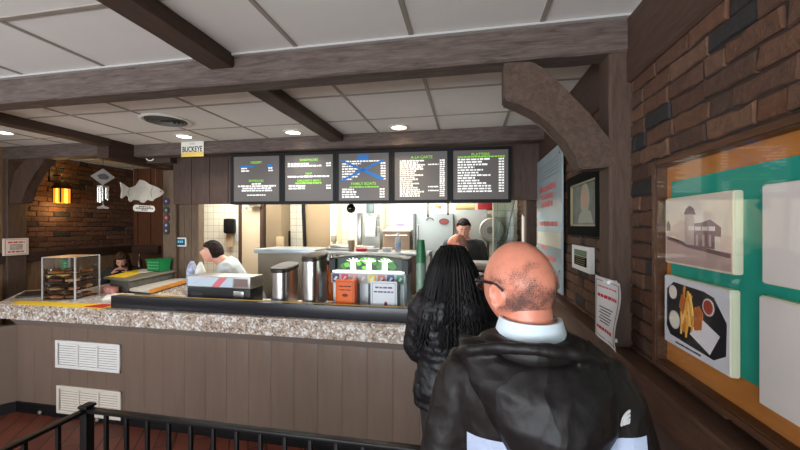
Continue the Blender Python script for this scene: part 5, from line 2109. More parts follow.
def hand_into(b, wrist, direc, palm_n, side, curl=0.5, s=1.0):
    """palm, four unequal bent fingers and a thumb; direc: wrist to knuckles, palm_n: out of the palm"""
    d = V(direc).normalized()
    n = (V(palm_n) - d * V(palm_n).dot(d)).normalized()
    w = d.cross(n) * side                               # towards the thumb
    wr = V(wrist)
    b.tube([wr - d * 0.03 * s, wr + d * 0.02 * s, wr + d * 0.06 * s, wr + d * 0.092 * s], [(0.019 * s, 0.026 * s), (0.015 * s, 0.032 * s), (0.0145 * s, 0.040 * s), (0.011 * s, 0.038 * s)], 14, up=n)
    for k, L_ in enumerate((0.074, 0.082, 0.076, 0.060)):
        base = wr + (d * (0.080 - 0.004 * abs(k - 1)) + w * (0.028 - 0.019 * k)) * s
        p = [base, base + d * 0.012 * s]
        ang = 0.0
        for f_, c_ in ((0.46, 0.7), (0.31, 1.0), (0.23, 0.8)):
            ang += curl * c_ * (1 + 0.08 * k)
            p.append(p[-1] + (d * cos(ang) + n * sin(ang)) * L_ * f_ * s)
        b.tube(p, [0.0092 * s, 0.0092 * s, 0.0086 * s, 0.0078 * s, 0.006 * s], 8)
    t0 = wr + (d * 0.022 + w * 0.026 + n * 0.004) * s
    p = [t0, t0 + (d * 0.026 + w * 0.022 + n * 0.010) * s, t0 + (d * 0.056 + w * 0.030 + n * (0.018 + 0.02 * curl)) * s, t0 + (d * 0.078 + w * 0.028 + n * (0.024 + 0.035 * curl)) * s]
    b.tube(p, [0.013 * s, 0.012 * s, 0.0098 * s, 0.007 * s], 8)


def remesh(o, vox, smooth=6, disp=None):
    m = o.modifiers.new('remesh', 'REMESH')
    m.mode = 'VOXEL'
    m.voxel_size = vox
    m.use_smooth_shade = True
    s = o.modifiers.new('smooth', 'SMOOTH')
    s.factor, s.iterations = 0.5, smooth
    if disp:
        for k, (strength, size) in enumerate(disp):
            tx = bpy.data.textures.new('folds', 'CLOUDS')
            tx.noise_scale, tx.noise_depth = size, 2
            dm = o.modifiers.new('folds', 'DISPLACE')
            dm.texture, dm.strength, dm.mid_level, dm.texture_coords = tx, strength, 0.5, 'LOCAL'


class Body:
    """a figure standing at the origin, facing +y, later moved as a whole by its top-level object"""

    def __init__(self, h=1.75, female=False, lean=0.0, sit=0.0, sh=None):
        self.sh = sh
        self.k = h / 1.75
        self.f = female
        self.lean, self.sit = lean, sit
        self.hip = V((0, 0, 0.93))

    def up(self, p):
        """bend the trunk forward about the hips"""
        p = V(p)
        t = sstep(0.90, 1.15, p.z)
        a = -self.lean * t
        q = p - self.hip
        q = Matrix.Rotation(a, 3, 'X') @ q
        return (q + self.hip - V((0, 0, self.sit))) * self.k

    def low(self, p):
        return (V(p) - V((0, 0, self.sit * sstep(0.3, 0.9, V(p).z)))) * self.k

    def trunk(self, b, g=0.0, top=1.50, bottom=0.84, neck=True, quilt=0.0, nq=14):
        fm = self.f
        prof = [(0.84, .165, .110, 0), (0.93, .175, .118, 0), (1.02, .162 if not fm else .150, .108, 0), (1.10, .152 if not fm else .132, .103, .004), (1.20, .165 if not fm else .148, .112, .006),
                (1.30, .182 if not fm else .162, .118, .0), (1.38, .192 if not fm else .170, .112, -.010), (1.43, .180 if not fm else .160, .098, -.016), (1.465, .135 if not fm else .118, .080, -.018), (1.50, .078, .066, -.018)]
        zs = [bottom + (top - bottom) * i / 44 for i in range(45)]
        rings = []
        for z in zs:
            for a, c in zip(prof, prof[1:]):
                if max(z, 0.84) <= c[0] + 1e-6:
                    t = (max(z, 0.84) - a[0]) / (c[0] - a[0])
                    rx, ry, oy = [a[i] + (c[i] - a[i]) * t for i in (1, 2, 3)]
                    break
            q = quilt * abs(sin((z - bottom) * nq * pi / (top - bottom)))
            ring = []
            for k in range(36):
                th = k * 2 * pi / 36
                ca, sa = cos(th), sin(th)
                e = 0.82
                ring.append(self.up((math.copysign(abs(ca) ** e, ca) * (rx + g + q), math.copysign(abs(sa) ** e, sa) * (ry + g + q) + oy, z)))
            rings.append(ring)
        b.loft(rings)

    def shoulder(self, s):
        if self.sh:
            return V((s * self.sh[0], -0.015, self.sh[1]))
        return V((s * (0.185 if not self.f else 0.160), -0.015, 1.415))

    def arm(self, b, s, el, wr, g=0.0, frm=0.0, to=1.0, quilt=0.0):
        """el, wr: elbow and wrist, offsets from the shoulder in body space (not leaned)"""
        sh = self.shoulder(s)
        S0 = self.up(sh)
        E = S0 + V(el) * self.k
        R = S0 + V(wr) * self.k
        inner = self.up(sh + V((-s * 0.07, 0, 0.005)))
        kk = self.k * (0.88 if self.f else 1)
        pts, rad = [inner, S0 + (E - S0) * 0.02], [(0.055 + g) * kk, (0.060 + g) * kk]
        n = 8
        for i in range(1, n + 1):
            t = i / n
            pts.append(S0 + (E - S0) * t)
            rad.append((0.058 - 0.017 * t + g + quilt * (i % 2)) * kk)
        for i in range(1, n + 1):
            t = i / n
            if t <= to:
                pts.append(E + (R - E) * t)
                rad.append((0.041 + 0.004 * sin(pi * t) - 0.015 * t + g * (1 - 0.3 * t) + quilt * (i % 2)) * kk)
        b.tube(pts, rad, 16)
        return S0, E, R

    def leg(self, b, s, g=0.0, knee=None, ankle=None, foot=True):
        H = self.low((s * 0.09, 0, 0.90))
        K = self.low(knee if knee else (s * 0.10, 0.015, 0.49))
        A = V(ankle) * self.k if ankle else V((s * 0.105, -0.01, 0.085)) * self.k
        k = self.k
        pts = [H + (K - H) * t for t in (0, .25, .5, .75, 1)] + [K + (A - K) * t for t in (.2, .45, .75, 1)]
        rad = [r * k + g for r in (.092, .086, .075, .064, .056, .056, .055, .043, .038)]
        b.tube(pts, rad, 16)
        if foot:
            b.tube([A + V((0, -0.05, -0.04)) * k, A + V((0, 0.02, -0.03)) * k, A + V((0, 0.11, -0.052)) * k, A + V((0, 0.18, -0.062)) * k],
                   [(0.040 * k + g, 0.036 * k + g), (0.048 * k, 0.040 * k + g), (0.030 * k, 0.046 * k + g), (0.019 * k, 0.036 * k)], 14, up=(0, 0, 1))


def make_person(name, label, loc, heading, h, skin, hair, shirt, trousers, female=False, lean=0.0, sit=0.0, head_yaw=0.0, head_pitch=0.0, head_roll=0.0, head_shift=(0, 0, 0),
                arms=None, legs=None, sleeves=1.0, ax=(0.077, 0.098, 0.117), vox=0.008, shirt_g=0.016, shirt_disp=((0.012, 0.09),), hair_fn=None, trouser_name='trousers', shirt_name='shirt', shirt_extra=None,
                headscale=1.0, ear_z=-0.004, shirt_top=1.485, shirt_bottom=0.86, quilt=0.0, shirt_vox=0.010, sh=None):
    bd = Body(h, female, lean, sit, sh)
    arms = arms or {-1: ((-0.05, 0.0, -0.29), (-0.07, 0.06, -0.54)), 1: ((0.05, 0.0, -0.29), (0.07, 0.06, -0.54))}
    legs = legs or {-1: (None, None), 1: (None, None)}
    b = B()
    bd.trunk(b)
    nb = bd.up((0, -0.022, 1.47))
    hc = bd.up((0, 0.012, 1.632)) + V(head_shift)
    hs = bd.k * headscale
    HM = Matrix.Translation(hc) @ Matrix.Rotation(head_yaw, 4, 'Z') @ Matrix.Rotation(head_pitch, 4, 'X') @ Matrix.Rotation(head_roll, 4, 'Y') @ Matrix.Scale(hs, 4)
    head_into(b, HM, ax, ez=ear_z)
    nt_ = HM @ V((0, -0.028, -0.035))
    b.tube([nb + V((0, 0, -0.03)), nb, (nb + nt_) / 2, nt_], [0.078 * bd.k, 0.068 * bd.k, 0.061 * bd.k, 0.060 * bd.k] if not female else [0.06 * bd.k, 0.05 * bd.k, 0.044 * bd.k, 0.047 * bd.k], 18)
    ends = {}
    for s in (-1, 1):
        ends[s] = bd.arm(b, s, *arms[s])
        S0, E, R = ends[s]
        fw = (R - E).normalized()
        pn = V((-s, 0.15, -0.1)) if abs(fw.z) > 0.6 else V((0, 0.1, -1))
        hand_into(b, R, fw, pn, -s if abs(fw.z) > 0.6 else (-s), 0.45, bd.k * 0.98)
        bd.leg(b, s, 0, *legs[s])
    root = b.build(name, skin)
    root['_local'] = True
    _local.append(root)
    remesh(root, vox, 3)
    root.location, root.rotation_euler = loc, (0, 0, heading)
    tag(root, label, 'person')
    # eyes
    for s in (-1, 1):
        b = B()
        b.ball(HM @ V((s * 0.031, ax[1] - 0.0175, 0.005)), 0.0105 * hs, 14, 10)
        e = b.build('eye', M('eye_white', S(226, 220, 212), 0.2), root)
        b = B()
        b.ball(HM @ V((s * 0.031, ax[1] - 0.0105, 0.004)), 0.0054 * hs, 10, 8)
        b.build('iris', M('dark_iris', S(44, 30, 22), 0.1), e)
    b = B()
    for s in (-1, 1):
        b.tube([HM @ (head_point(s * a, 0.26, ax, 0.002)) for a in (0.14, 0.28, 0.42, 0.54)], [0.0025, 0.004, 0.0035, 0.002], 8)
    b.build('eyebrows', hair, root)
    if trousers:
        b = B()
        for s in (-1, 1):
            bd.leg(b, s, 0.014, legs[s][0], legs[s][1], foot=False)
        rings = []
        for z, gx in ((0.86, 0.012), (0.92, 0.012), (0.98, 0.010)):
            rings.append([bd.up((cos(k * pi / 14) * (0.172 + gx), sin(k * pi / 14) * (0.115 + gx), z)) for k in range(28)])
        b.loft(rings)
        o = b.build(trouser_name, trousers, root)
        remesh(o, 0.012, 3)
        for s in (-1, 1):
            b = B()
            A = V(legs[s][1]) * bd.k if legs[s][1] else V((s * 0.105, -0.01, 0.085)) * bd.k
            b.tube([A + V((0, -0.065, -0.045)), A + V((0, -0.02, -0.02)), A + V((0, 0.05, -0.02)), A + V((0, 0.13, -0.045)), A + V((0, 0.20, -0.056))],
                   [(0.035, 0.036), (0.060, 0.045), (0.058, 0.047), (0.036, 0.052), (0.022, 0.038)], 16, up=(0, 0, 1))
            b.build('shoe', M('dark_shoe', S(34, 30, 28), 0.5), root)
    b = B()
    bd.trunk(b, shirt_g, top=shirt_top, bottom=shirt_bottom, quilt=quilt)
    for s in (-1, 1):
        bd.arm(b, s, arms[s][0], arms[s][1], g=shirt_g * 0.9, to=sleeves, quilt=quilt)
    if shirt_extra:
        shirt_extra(b, bd)
    o = b.build(shirt_name, shirt, root)
    remesh(o, shirt_vox, 4, shirt_disp)
    if hair_fn:
        hair_fn(root, HM, ax, bd)
    return root, HM, bd, o


def hair_cap(root, HM, ax, test, off, mat, name='hair', fringe=0.006, nu=96, nv=64, th=0.0):
    """a shell over the part of the skull where test(theta, phi) > 0; theta 0 is the face"""
    b = B()
    grid = {}
    for i in range(nv + 1):
        ph = -pi / 2 + 0.02 + (pi - 0.04) * i / nv
        for k in range(nu):
            t = 2 * pi * k / nu
            tt = t if t <= pi else t - 2 * pi
            w = test(tt, ph)
            o_ = off * min(1, max(0.05, w * 6)) + 0.004 * noise.noise(V((sin(t) * 5, cos(t) * 5, ph * 6))) * (off / 0.015)
            grid[i, k] = (w > 0, HM @ head_point(t, ph, ax, max(o_, 0.0012)))
    vm = {}
    for i in range(nv):
        for k in range(nu):
            q = [(i, k), (i, (k + 1) % nu), (i + 1, (k + 1) % nu), (i + 1, k)]
            if all(grid[c][0] for c in q):
                for c in q:
                    if c not in vm:
                        vm[c] = b.bm.verts.new(grid[c][1])
                b.face([vm[c] for c in q])
    return b.build(name, mat, root)


def hair_mat(name, c, rough=0.45):
    return M(name, c, 0.65, spec=0.2, var=0.45, vscale=60, bump=0.9, bscale=90, stretch=(1, 1, 0.25))


pale = skin_mat('pale_skin', S(226, 168, 144), None)
pink = skin_mat('pink_skin', S(222, 142, 116), None)
brownskin = skin_mat('brown_skin', S(112, 70, 50), None)
denim = M('dark_denim', S(42, 48, 62), 0.8, var=0.15, vscale=20, bump=0.2, bscale=200)
slacks = M('dark_slacks', S(40, 38, 38), 0.8)

# ---- the bald man in the black jacket, nearest the camera
def jacket_mat(name, base, rough, panel=None):
    m = M(name, base, rough, var=0.18, vscale=6, bump=0.45, bscale=9, stretch=(1.6, 1, 0.8), spec=0.35)
    # crumpled nylon: soft facets between sharp creases
    nt = m.node_tree
    L = nt.links.new
    bp0 = [x for x in nt.nodes if x.type == 'BUMP'][0]
    tc = nt.nodes.new('ShaderNodeTexCoord')
    nz = nt.nodes.new('ShaderNodeTexNoise')
    nz.inputs['Scale'].default_value = 5
    ad = nt.nodes.new('ShaderNodeMix')
    ad.data_type = 'RGBA'
    ad.inputs[0].default_value = 0.22
    L(tc.outputs['Object'], nz.inputs['Vector'])
    L(tc.outputs['Object'], ad.inputs[6])
    L(nz.outputs['Color'], ad.inputs[7])
    mp = nt.nodes.new('ShaderNodeMapping')
    mp.inputs['Scale'].default_value = (1.5, 1, 0.75)
    vo = nt.nodes.new('ShaderNodeTexVoronoi')
    vo.inputs['Scale'].default_value = 15
    L(ad.outputs[2], mp.inputs[0])
    L(mp.outputs[0], vo.inputs['Vector'])
    bp1 = nt.nodes.new('ShaderNodeBump')
    bp1.inputs['Strength'].default_value = 0.55
    bp1.inputs['Distance'].default_value = 0.012
    L(vo.outputs['Distance'], bp1.inputs['Height'])
    L(bp0.outputs[0], bp1.inputs['Normal'])
    L(bp1.outputs[0], nt.nodes['Principled BSDF'].inputs['Normal'])
    if panel:
        nt = m.node_tree
        L = nt.links.new
        p = nt.nodes['Principled BSDF']
        old = p.inputs['Base Color'].links[0].from_socket
        tc = nt.nodes.new('ShaderNodeTexCoord')
        sp_ = nt.nodes.new('ShaderNodeSeparateXYZ')
        L(tc.outputs['Object'], sp_.inputs[0])
        def cmp(sock, op, val):
            n_ = nt.nodes.new('ShaderNodeMath')
            n_.operation = op
            n_.inputs[1].default_value = val
            L(sock, n_.inputs[0])
            return n_.outputs[0]
        ab = nt.nodes.new('ShaderNodeMath')
        ab.operation = 'ABSOLUTE'
        L(cmp(sp_.outputs[0], 'SUBTRACT', 0.035), ab.inputs[0])
        tl = nt.nodes.new('ShaderNodeMath')
        tl.operation = 'MULTIPLY_ADD'
        tl.inputs[1].default_value = -0.09
        L(sp_.outputs[0], tl.inputs[0])
        L(sp_.outputs[2], tl.inputs[2])
        a = cmp(tl.outputs[0], 'LESS_THAN', panel[0])
        c = cmp(ab.outputs[0], 'LESS_THAN', panel[1])
        d_ = cmp(sp_.outputs[2], 'GREATER_THAN', panel[2])
        m1 = nt.nodes.new('ShaderNodeMath')
        m1.operation = 'MULTIPLY'
        L(a, m1.inputs[0])
        L(c, m1.inputs[1])
        m2 = nt.nodes.new('ShaderNodeMath')
        m2.operation = 'MULTIPLY'
        L(m1.outputs[0], m2.inputs[0])
        L(d_, m2.inputs[1])
        mx = nt.nodes.new('ShaderNodeMix')
        mx.data_type = 'RGBA'
        mx.inputs[7].default_value = panel[3]
        L(m2.outputs[0], mx.inputs[0])
        L(old, mx.inputs[6])
        L(mx.outputs[2], p.inputs['Base Color'])
    return m


jm = jacket_mat('black_nylon', S(25, 21, 20), 0.5, (1.302, 0.200, 1.10, S(178, 190, 214)))


def yoke(b, bd):
    b.tube([(-0.006 + cos(a * pi / 16) * 0.102, -0.014 + sin(a * pi / 16) * 0.098, 1.494 - 0.03 * max(0, sin(a * pi / 16))) for a in range(33)], 0.027, 14)
    for s in (-1, 1):
        b.tube([bd.up((s * 0.03, -0.02, 1.488)), bd.up((s * 0.10, -0.02, 1.458)), bd.up((s * 0.165, -0.018, 1.408)), bd.up((s * 0.195, -0.015, 1.36))], [0.058, 0.058, 0.062, 0.068], 16)


man, HM, mbd, mjacket = make_person('person', 'bald man with glasses and black hooded jacket, seen from behind in foreground', (0.166, 0.985, 0), radians(-2), 1.75, pink,
                                    hair_mat('grey_brow', S(90, 76, 70)), jm, slacks, head_yaw=radians(39), head_pitch=radians(-3), head_shift=(-0.032, 0.008, 0.004), headscale=1.0, ax=(0.081, 0.104, 0.120),
                                    arms={-1: ((-0.072, -0.02, -0.28), (-0.10, 0.07, -0.53)), 1: ((0.080, -0.02, -0.28), (0.10, 0.07, -0.53))},
                                    vox=0.0065, shirt_g=0.024, shirt_disp=((0.014, 0.13), (0.004, 0.04)), shirt_name='jacket', shirt_extra=yoke, sh=(0.172, 1.395), ear_z=-0.022, shirt_top=1.495, shirt_bottom=0.80, shirt_vox=0.008)


# cropped hair: a band of stubble round the sides and back, bald crown
def stubble_mat():
    m = bpy.data.materials.new('grey_stubble')
    m.use_nodes = True
    nt = m.node_tree
    L = nt.links.new
    p = nt.nodes['Principled BSDF']
    p.inputs['Base Color'].default_value = S(82, 68, 65)
    p.inputs['Roughness'].default_value = 0.7
    tc = nt.nodes.new('ShaderNodeTexCoord')
    n = nt.nodes.new('ShaderNodeTexNoise')
    n.inputs['Scale'].default_value = 480
    n.inputs['Detail'].default_value = 3
    n2 = nt.nodes.new('ShaderNodeTexNoise')
    n2.inputs['Scale'].default_value = 24
    n2.inputs['Detail'].default_value = 4
    L(tc.outputs['Object'], n.inputs['Vector'])
    L(tc.outputs['Object'], n2.inputs['Vector'])
    at = nt.nodes.new('ShaderNodeAttribute')
    at.attribute_name = 'hair_amount'
    a1 = nt.nodes.new('ShaderNodeMath')
    a1.operation = 'ADD'
    L(n.outputs['Fac'], a1.inputs[0])
    m2 = nt.nodes.new('ShaderNodeMath')
    m2.operation = 'MULTIPLY_ADD'
    m2.inputs[1].default_value = 0.9
    m2.inputs[2].default_value = -0.46
    L(n2.outputs['Fac'], m2.inputs[0])
    L(m2.outputs[0], a1.inputs[1])
    a2 = nt.nodes.new('ShaderNodeMath')
    a2.operation = 'ADD'
    L(a1.outputs[0], a2.inputs[0])
    L(at.outputs['Fac'], a2.inputs[1])
    mr = nt.nodes.new('ShaderNodeMapRange')
    mr.inputs[1].default_value, mr.inputs[2].default_value = 0.88, 1.22
    mr.inputs[4].default_value = 0.78
    L(a2.outputs[0], mr.inputs[0])
    L(mr.outputs[0], p.inputs['Alpha'])
    return m


def stubble(root, HM, ax):
    b = B()
    lay = b.bm.verts.layers.float.new('hair_amount')
    nu, nv = 120, 70
    g = {}
    for i in range(nv + 1):
        ph = radians(-62) + radians(128) * i / nv
        for k in range(nu + 1):
            t = radians(62) + radians(236) * k / nu
            back = sstep(radians(85), radians(150), min(t, 2 * pi - t))
            top_ = radians(34) - back * radians(-4) + 0.10 * sin(t * 2.0)
            hi = sstep(top_ + 0.42, top_ - 0.35, ph)
            lo = sstep(radians(-44 - 12 * back), radians(-30 - 10 * back), ph)
            fr = sstep(radians(62), radians(84), min(t, 2 * pi - t))
            thin = 0.66 + 0.24 * sstep(0.35, -0.2, ph)
            v = b.bm.verts.new(HM @ head_point(t, ph, ax, 0.003))
            v[lay] = 0.60 * hi * lo * fr * thin
            g[i, k] = v
    for i in range(nv):
        for k in range(nu):
            q = [g[i, k], g[i, k + 1], g[i + 1, k + 1], g[i + 1, k]]
            if max(v[lay] for v in q) > 0.02:
                b.face(q)
    for v in [v for v in b.bm.verts if not v.link_faces]:
        b.bm.verts.remove(v)
    return b.build('hair', stubble_mat(), root)


stubble(man, HM, (0.081, 0.104, 0.120))
# glasses
gl_fr = M('dark_glasses_frame', S(26, 22, 24), 0.3)
b = B()
ax = (0.081, 0.104, 0.120)
for s in (-1, 1):
    b.tube([HM @ V((s * 0.070, 0.094, 0.012)), HM @ V((s * 0.084, 0.06, 0.014)), HM @ V((s * 0.0885, 0.01, 0.012)), HM @ V((s * 0.090, -0.016, 0.010)), HM @ V((s * 0.087, -0.036, -0.004))], [(0.0036, 0.0022)] * 5, 8)
    c = V((s * 0.036, 0.108, 0.0))
    b.tube([HM @ (c + V((cos(a * pi / 10) * 0.030, -abs(cos(a * pi / 10)) * 0.004 - (0.010 if s * cos(a * pi / 10) > 0 else 0) * abs(cos(a * pi / 10)), sin(a * pi / 10) * 0.020))) for a in range(21)], 0.0026, 8, cap=False)
b.tube([HM @ V((-0.008, 0.112, 0.004)), HM @ V((0, 0.116, 0.006)), HM @ V((0.008, 0.112, 0.004))], 0.0024, 8)
gl = b.build('glasses', gl_fr, man)
b = B()
for s in (-1, 1):
    c = V((s * 0.036, 0.106, 0.0))
    b.poly([HM @ (c + V((cos(a * pi / 10) * 0.029, -abs(cos(a * pi / 10)) * 0.004, sin(a * pi / 10) * 0.019))) for a in range(20)])
b.build('lens', glass_mat('spectacle_lens', (0.55, 0.55, 0.58), 1.4), gl)
# pale shirt collar folded round the neck
b = B()
n = 40
rings_o, rings_i = [], []
for (rx, ry, z, dz) in ((0.092, 0.092, 1.470, 0), (0.086, 0.086, 1.515, 0), (0.074, 0.080, 1.556, 0), (0.068, 0.074, 1.556, 0), (0.068, 0.074, 1.48, 0)):
    r = []
    for k in range(n):
        a = 2 * pi * k / n
        front = max(0, sin(a))
        r.append(V((-0.006 + cos(a) * rx * 1.04, -0.012 + sin(a) * ry, z + 0.004 - 0.035 * front ** 2)))
    rings_o.append(r)
b.loft(rings_o, cap=False)
shirt_blue = M('pale_blue_shirt', S(216, 228, 236), 0.75, bump=0.1, bscale=150)
b.build('collar', shirt_blue, man)
# hood lying on the back
b = B()
L_ = [(0.00, -0.195, 0.150, 1.505, -0.085), (0.10, -0.185, 0.160, 1.478, -0.135), (0.28, -0.165, 0.176, 1.424, -0.168), (0.52, -0.118, 0.172, 1.348, -0.186), (0.74, -0.070, 0.135, 1.270, -0.188), (0.92, -0.045, 0.095, 1.200, -0.182), (1.0, -0.02, 0.09, 1.165, -0.165)]
rings = []
NH = 26
for (v, xl, xr, z, y) in L_:
    r = []
    for k in range(NH):
        u = k / (NH - 1)
        x = xl + (xr - xl) * u
        bul = sin(pi * u) ** 0.5
        r.append(V((x, y + 0.085 * (1 - bul) - 0.020 * bul * sin(pi * min(1, v * 1.1)), z + 0.006 * sin(u * 9) - 0.012 * (1 - bul))))
    for k in range(NH - 1, -1, -1):
        u = k / (NH - 1)
        x = xl * 0.95 + (xr - xl) * 0.95 * u
        r.append(V((x, y + 0.06 + 0.06 * (1 - sin(pi * u) ** 0.5), z)))
    rings.append(r)
b.loft(rings)
b.tube([(-0.195, -0.045, 1.462), (-0.155, -0.095, 1.492), (-0.09, -0.125, 1.512), (-0.01, -0.135, 1.518), (0.075, -0.128, 1.510), (0.135, -0.100, 1.490), (0.165, -0.045, 1.462)], [0.010, 0.013, 0.015, 0.016, 0.015, 0.013, 0.010], 16)
hood = b.build('hood', jacket_mat('black_nylon_hood', S(24, 20, 20), 0.5), man)
remesh(hood, 0.006, 5, ((0.012, 0.11), (0.004, 0.035)))
# little half-dome emblem on the right shoulder blade
bpy.context.view_layer.update()
dg = bpy.context.evaluated_depsgraph_get()
tree = BVHTree.FromObject(mjacket, dg)
inv = basis(man).inverted()
org, dirn = inv @ V((0, 0, EYE)), (inv.to_3x3() @ ray(623.5, 417)).normalized()
hit, nrm, _, _ = tree.ray_cast(org, dirn)
if hit is None:
    hit, nrm = V((0.2, -0.12, 1.33)), V((0, -1, 0))
ux = V((0, 0, 1)).cross(nrm).normalized()
uy = nrm.cross(ux)
fe = Face(hit + nrm * 0.004, ux, uy)
b = B()
R_ = 0.031
n = 9
def arcpt(r, k):
    a = pi / 2 * (1 - k / n) + pi / 2
    return (0.015 + cos(a) * r, -0.015 + sin(a) * r)
for (r0, r1) in ((0.0, 0.40), (0.48, 0.70), (0.78, 1.0)):
    fe.poly(b, [arcpt(R_ * r1, k) for k in range(n + 1)] + [arcpt(R_ * max(r0, 0.02), n - k) for k in range(n + 1)], 0, 0.002)
b.build('emblem', M('emblem_white', S(226, 226, 226), 0.5), man)

# ---- the woman with long black braids in a black puffer
puff = M('black_puffer', S(15, 15, 19), 0.5, var=0.2, vscale=8, bump=0.5, bscale=30)
blackhair = M('black_hair', S(11, 9, 10), 0.62, spec=0.3)


def braids(root, HM, ax, bd):
    b = B()
    rings = []
    for i in range(20):
        ph = radians(-30) + radians(119.5) * i / 19
        rings.append([HM @ head_point(2 * pi * k / 48 if True else 0, ph, ax, 0.010 if cos(2 * pi * k / 48) < 0.55 else 0.003) for k in range(48) if True])
    # scalp shell, open at the face
    nu = 48
    vv = {}
    for i in range(20):
        for k in range(nu):
            th = 2 * pi * k / nu
            ph = radians(-30) + radians(119.5) * i / 19
            vv[i, k] = (rings[i][k], not (cos(th) > 0.5 and ph < radians(38)))
    vs = {}
    for i in range(19):
        for k in range(nu):
            q = [(i, k), (i, (k + 1) % nu), (i + 1, (k + 1) % nu), (i + 1, k)]
            if all(vv[c][1] for c in q):
                for c in q:
                    if c not in vs:
                        vs[c] = b.bm.verts.new(vv[c][0])
                b.face([vs[c] for c in q])
    r2 = random.Random(3)
    for j in range(300):
        th = radians(r2.uniform(72, 288))
        ph = radians(r2.uniform(-5, 84))
        p0 = head_point(th, ph, ax, 0.008)
        p = [p0, head_point(th, ph * 0.6 + radians(2), ax, 0.016 + r2.uniform(0, 0.014)), head_point(th, ph * 0.15 - radians(6), ax, 0.026 + r2.uniform(0, 0.022))]
        side = sin(th)
        end_z = r2.uniform(-0.46, -0.28)
        spread = 0.075 * side + r2.gauss(0, 0.018)
        z = p[-1].z
        while z > end_z:
            z -= 0.022
            t = (p[2].z - z) / (p[2].z - end_z)
            q = V((p[2].x + spread * t ** 0.8, p[2].y - 0.030 * t * (1 if cos(th) < 0 else 0.2) - 0.02 * max(0, cos(th)) * t, z))
            # rest on shoulders and back
            q.y = min(q.y, -0.075 - 0.055 * sstep(-0.10, -0.22, z) + abs(q.x) * 0.30) if cos(th) < 0.3 else q.y
            w = 0.006 * t
            q += V((sin(z * 130 + j) * w, cos(z * 120 + j * 2) * w, 0))
            p.append(q)
        n_ = len(p)
        rad = [0.0062 * (1 + 0.28 * (i_ % 2)) * (1 - 0.35 * (i_ / n_) ** 3) for i_ in range(n_)]
        b.tube([HM @ q for q in p], rad, 6)
    b.build('braids', blackhair, root)


woman, HW, wbd, wj = make_person('person', 'woman with long black braids and black puffer coat, back turned at the counter', (-0.085, 2.02, 0), radians(3), 1.68, brownskin, blackhair, puff, slacks, female=True,
                                 head_pitch=radians(-5), vox=0.009, ax=(0.078, 0.098, 0.115), arms={-1: ((-0.05, 0.02, -0.27), (0.03, 0.20, -0.36)), 1: ((0.05, 0.02, -0.27), (-0.03, 0.20, -0.36))},
                                 shirt_g=0.054, shirt_disp=((0.020, 0.06),), shirt_name='puffer_coat', hair_fn=braids, shirt_bottom=0.70 + 0.14, quilt=0.007, shirt_vox=0.009, shirt_top=1.47)

# ---- staff behind the counter
grey_t = M('light_grey_shirt', S(186, 192, 192), 0.85, var=0.06, vscale=12, bump=0.15, bscale=120)
char_t = M('charcoal_shirt', S(58, 60, 62), 0.85, var=0.1, vscale=10)
hb = hair_mat('dark_brown_hair', S(36, 24, 20))
hb2 = hair_mat('brown_hair', S(70, 48, 34))


def short_hair(root, HM, ax, bd):
    hair_cap(root, HM, ax, lambda t, ph: (ph - (radians(34) if abs(t) < 0.9 else radians(34) - (abs(t) - 0.9) * 0.75)) if abs(t) < 1.5 else ph + radians(34) * sstep(1.5, 2.1, abs(t)) - 0.12 * (1 - sstep(1.5, 2.1, abs(t))) + 0.0, 0.016, hb)


def bowl_hair(root, HM, ax, bd):
    hair_cap(root, HM, ax, lambda t, ph: (ph - radians(20)) if abs(t) < 1.0 else ph + radians(30) * sstep(1.0, 2.0, abs(t)) - radians(20) * (1 - sstep(1.0, 2.0, abs(t))), 0.024, hb)


boy, HB, bb, bs = make_person('person', 'dark-haired young worker in a light grey shirt leaning over, at left of kitchen', (-2.36, 3.60, 0), radians(122), 1.76, pale, hb, grey_t, denim, headscale=0.92, lean=radians(35), head_pitch=radians(12),
                              hair_fn=bowl_hair, arms={-1: ((-0.04, 0.06, -0.22), (0.06, 0.18, -0.14)), 1: ((0.04, 0.06, -0.22), (-0.06, 0.18, -0.14))}, sleeves=0.35, shirt_g=0.022, shirt_disp=((0.02, 0.08),))


def tee_print(root, HM, ax, bd):
    short_hair(root, HM, ax, bd)


cook, HC, cb, cs_ = make_person('person', 'cook in charcoal t-shirt with pale chest print looking down in the kitchen', (-0.05, 4.66, 0), radians(180), 1.90, pale, hb2, char_t, slacks, lean=radians(3), headscale=0.92, head_pitch=radians(-26), head_shift=(0.0, 0.02, -0.01),
                                hair_fn=tee_print, arms={-1: ((-0.05, 0.02, -0.28), (0.04, 0.14, -0.46)), 1: ((0.05, 0.02, -0.28), (-0.04, 0.14, -0.46))}, sleeves=0.0, shirt_g=0.020)
bpy.context.view_layer.update()
dg = bpy.context.evaluated_depsgraph_get()
tr = BVHTree.FromObject(cs_, dg)
b = B()
for (cx_, cz_, r0, r1, a0, a1) in ((0.0, 1.33, 0.045, 0.068, 0.5, 5.2), (0.0, 1.33, 0.0, 0.022, 0.0, 6.283), (0.02, 1.27, 0.03, 0.05, -1.2, 1.4)):
    n = 20
    pr = None
    for k in range(n + 1):
        a = a0 + (a1 - a0) * k / n
        cur = []
        for r in (r0, r1):
            pt = V((cx_ + cos(a) * r, 1.0, cz_ + sin(a) * r))
            hit, nn, _, _ = tr.ray_cast(pt, V((0, -1, 0)))
            cur.append(b.bm.verts.new((hit + V((0, 0.004, 0))) if hit else pt - V((0, 0.85, 0))))
        if pr:
            b.face([pr[0], cur[0], cur[1], pr[1]])
        pr = cur
b.build('chest_print', M('pale_tee_print', S(176, 176, 172), 0.8), cook)


def fringe_hair(root, HM, ax, bd):
    hair_cap(root, HM, ax, lambda t, ph: (radians(2) - ph) * (1 if abs(t) > 1.9 and ph > radians(-30) else -1), 0.002, hair_mat('grey_fringe', S(150, 112, 98)))


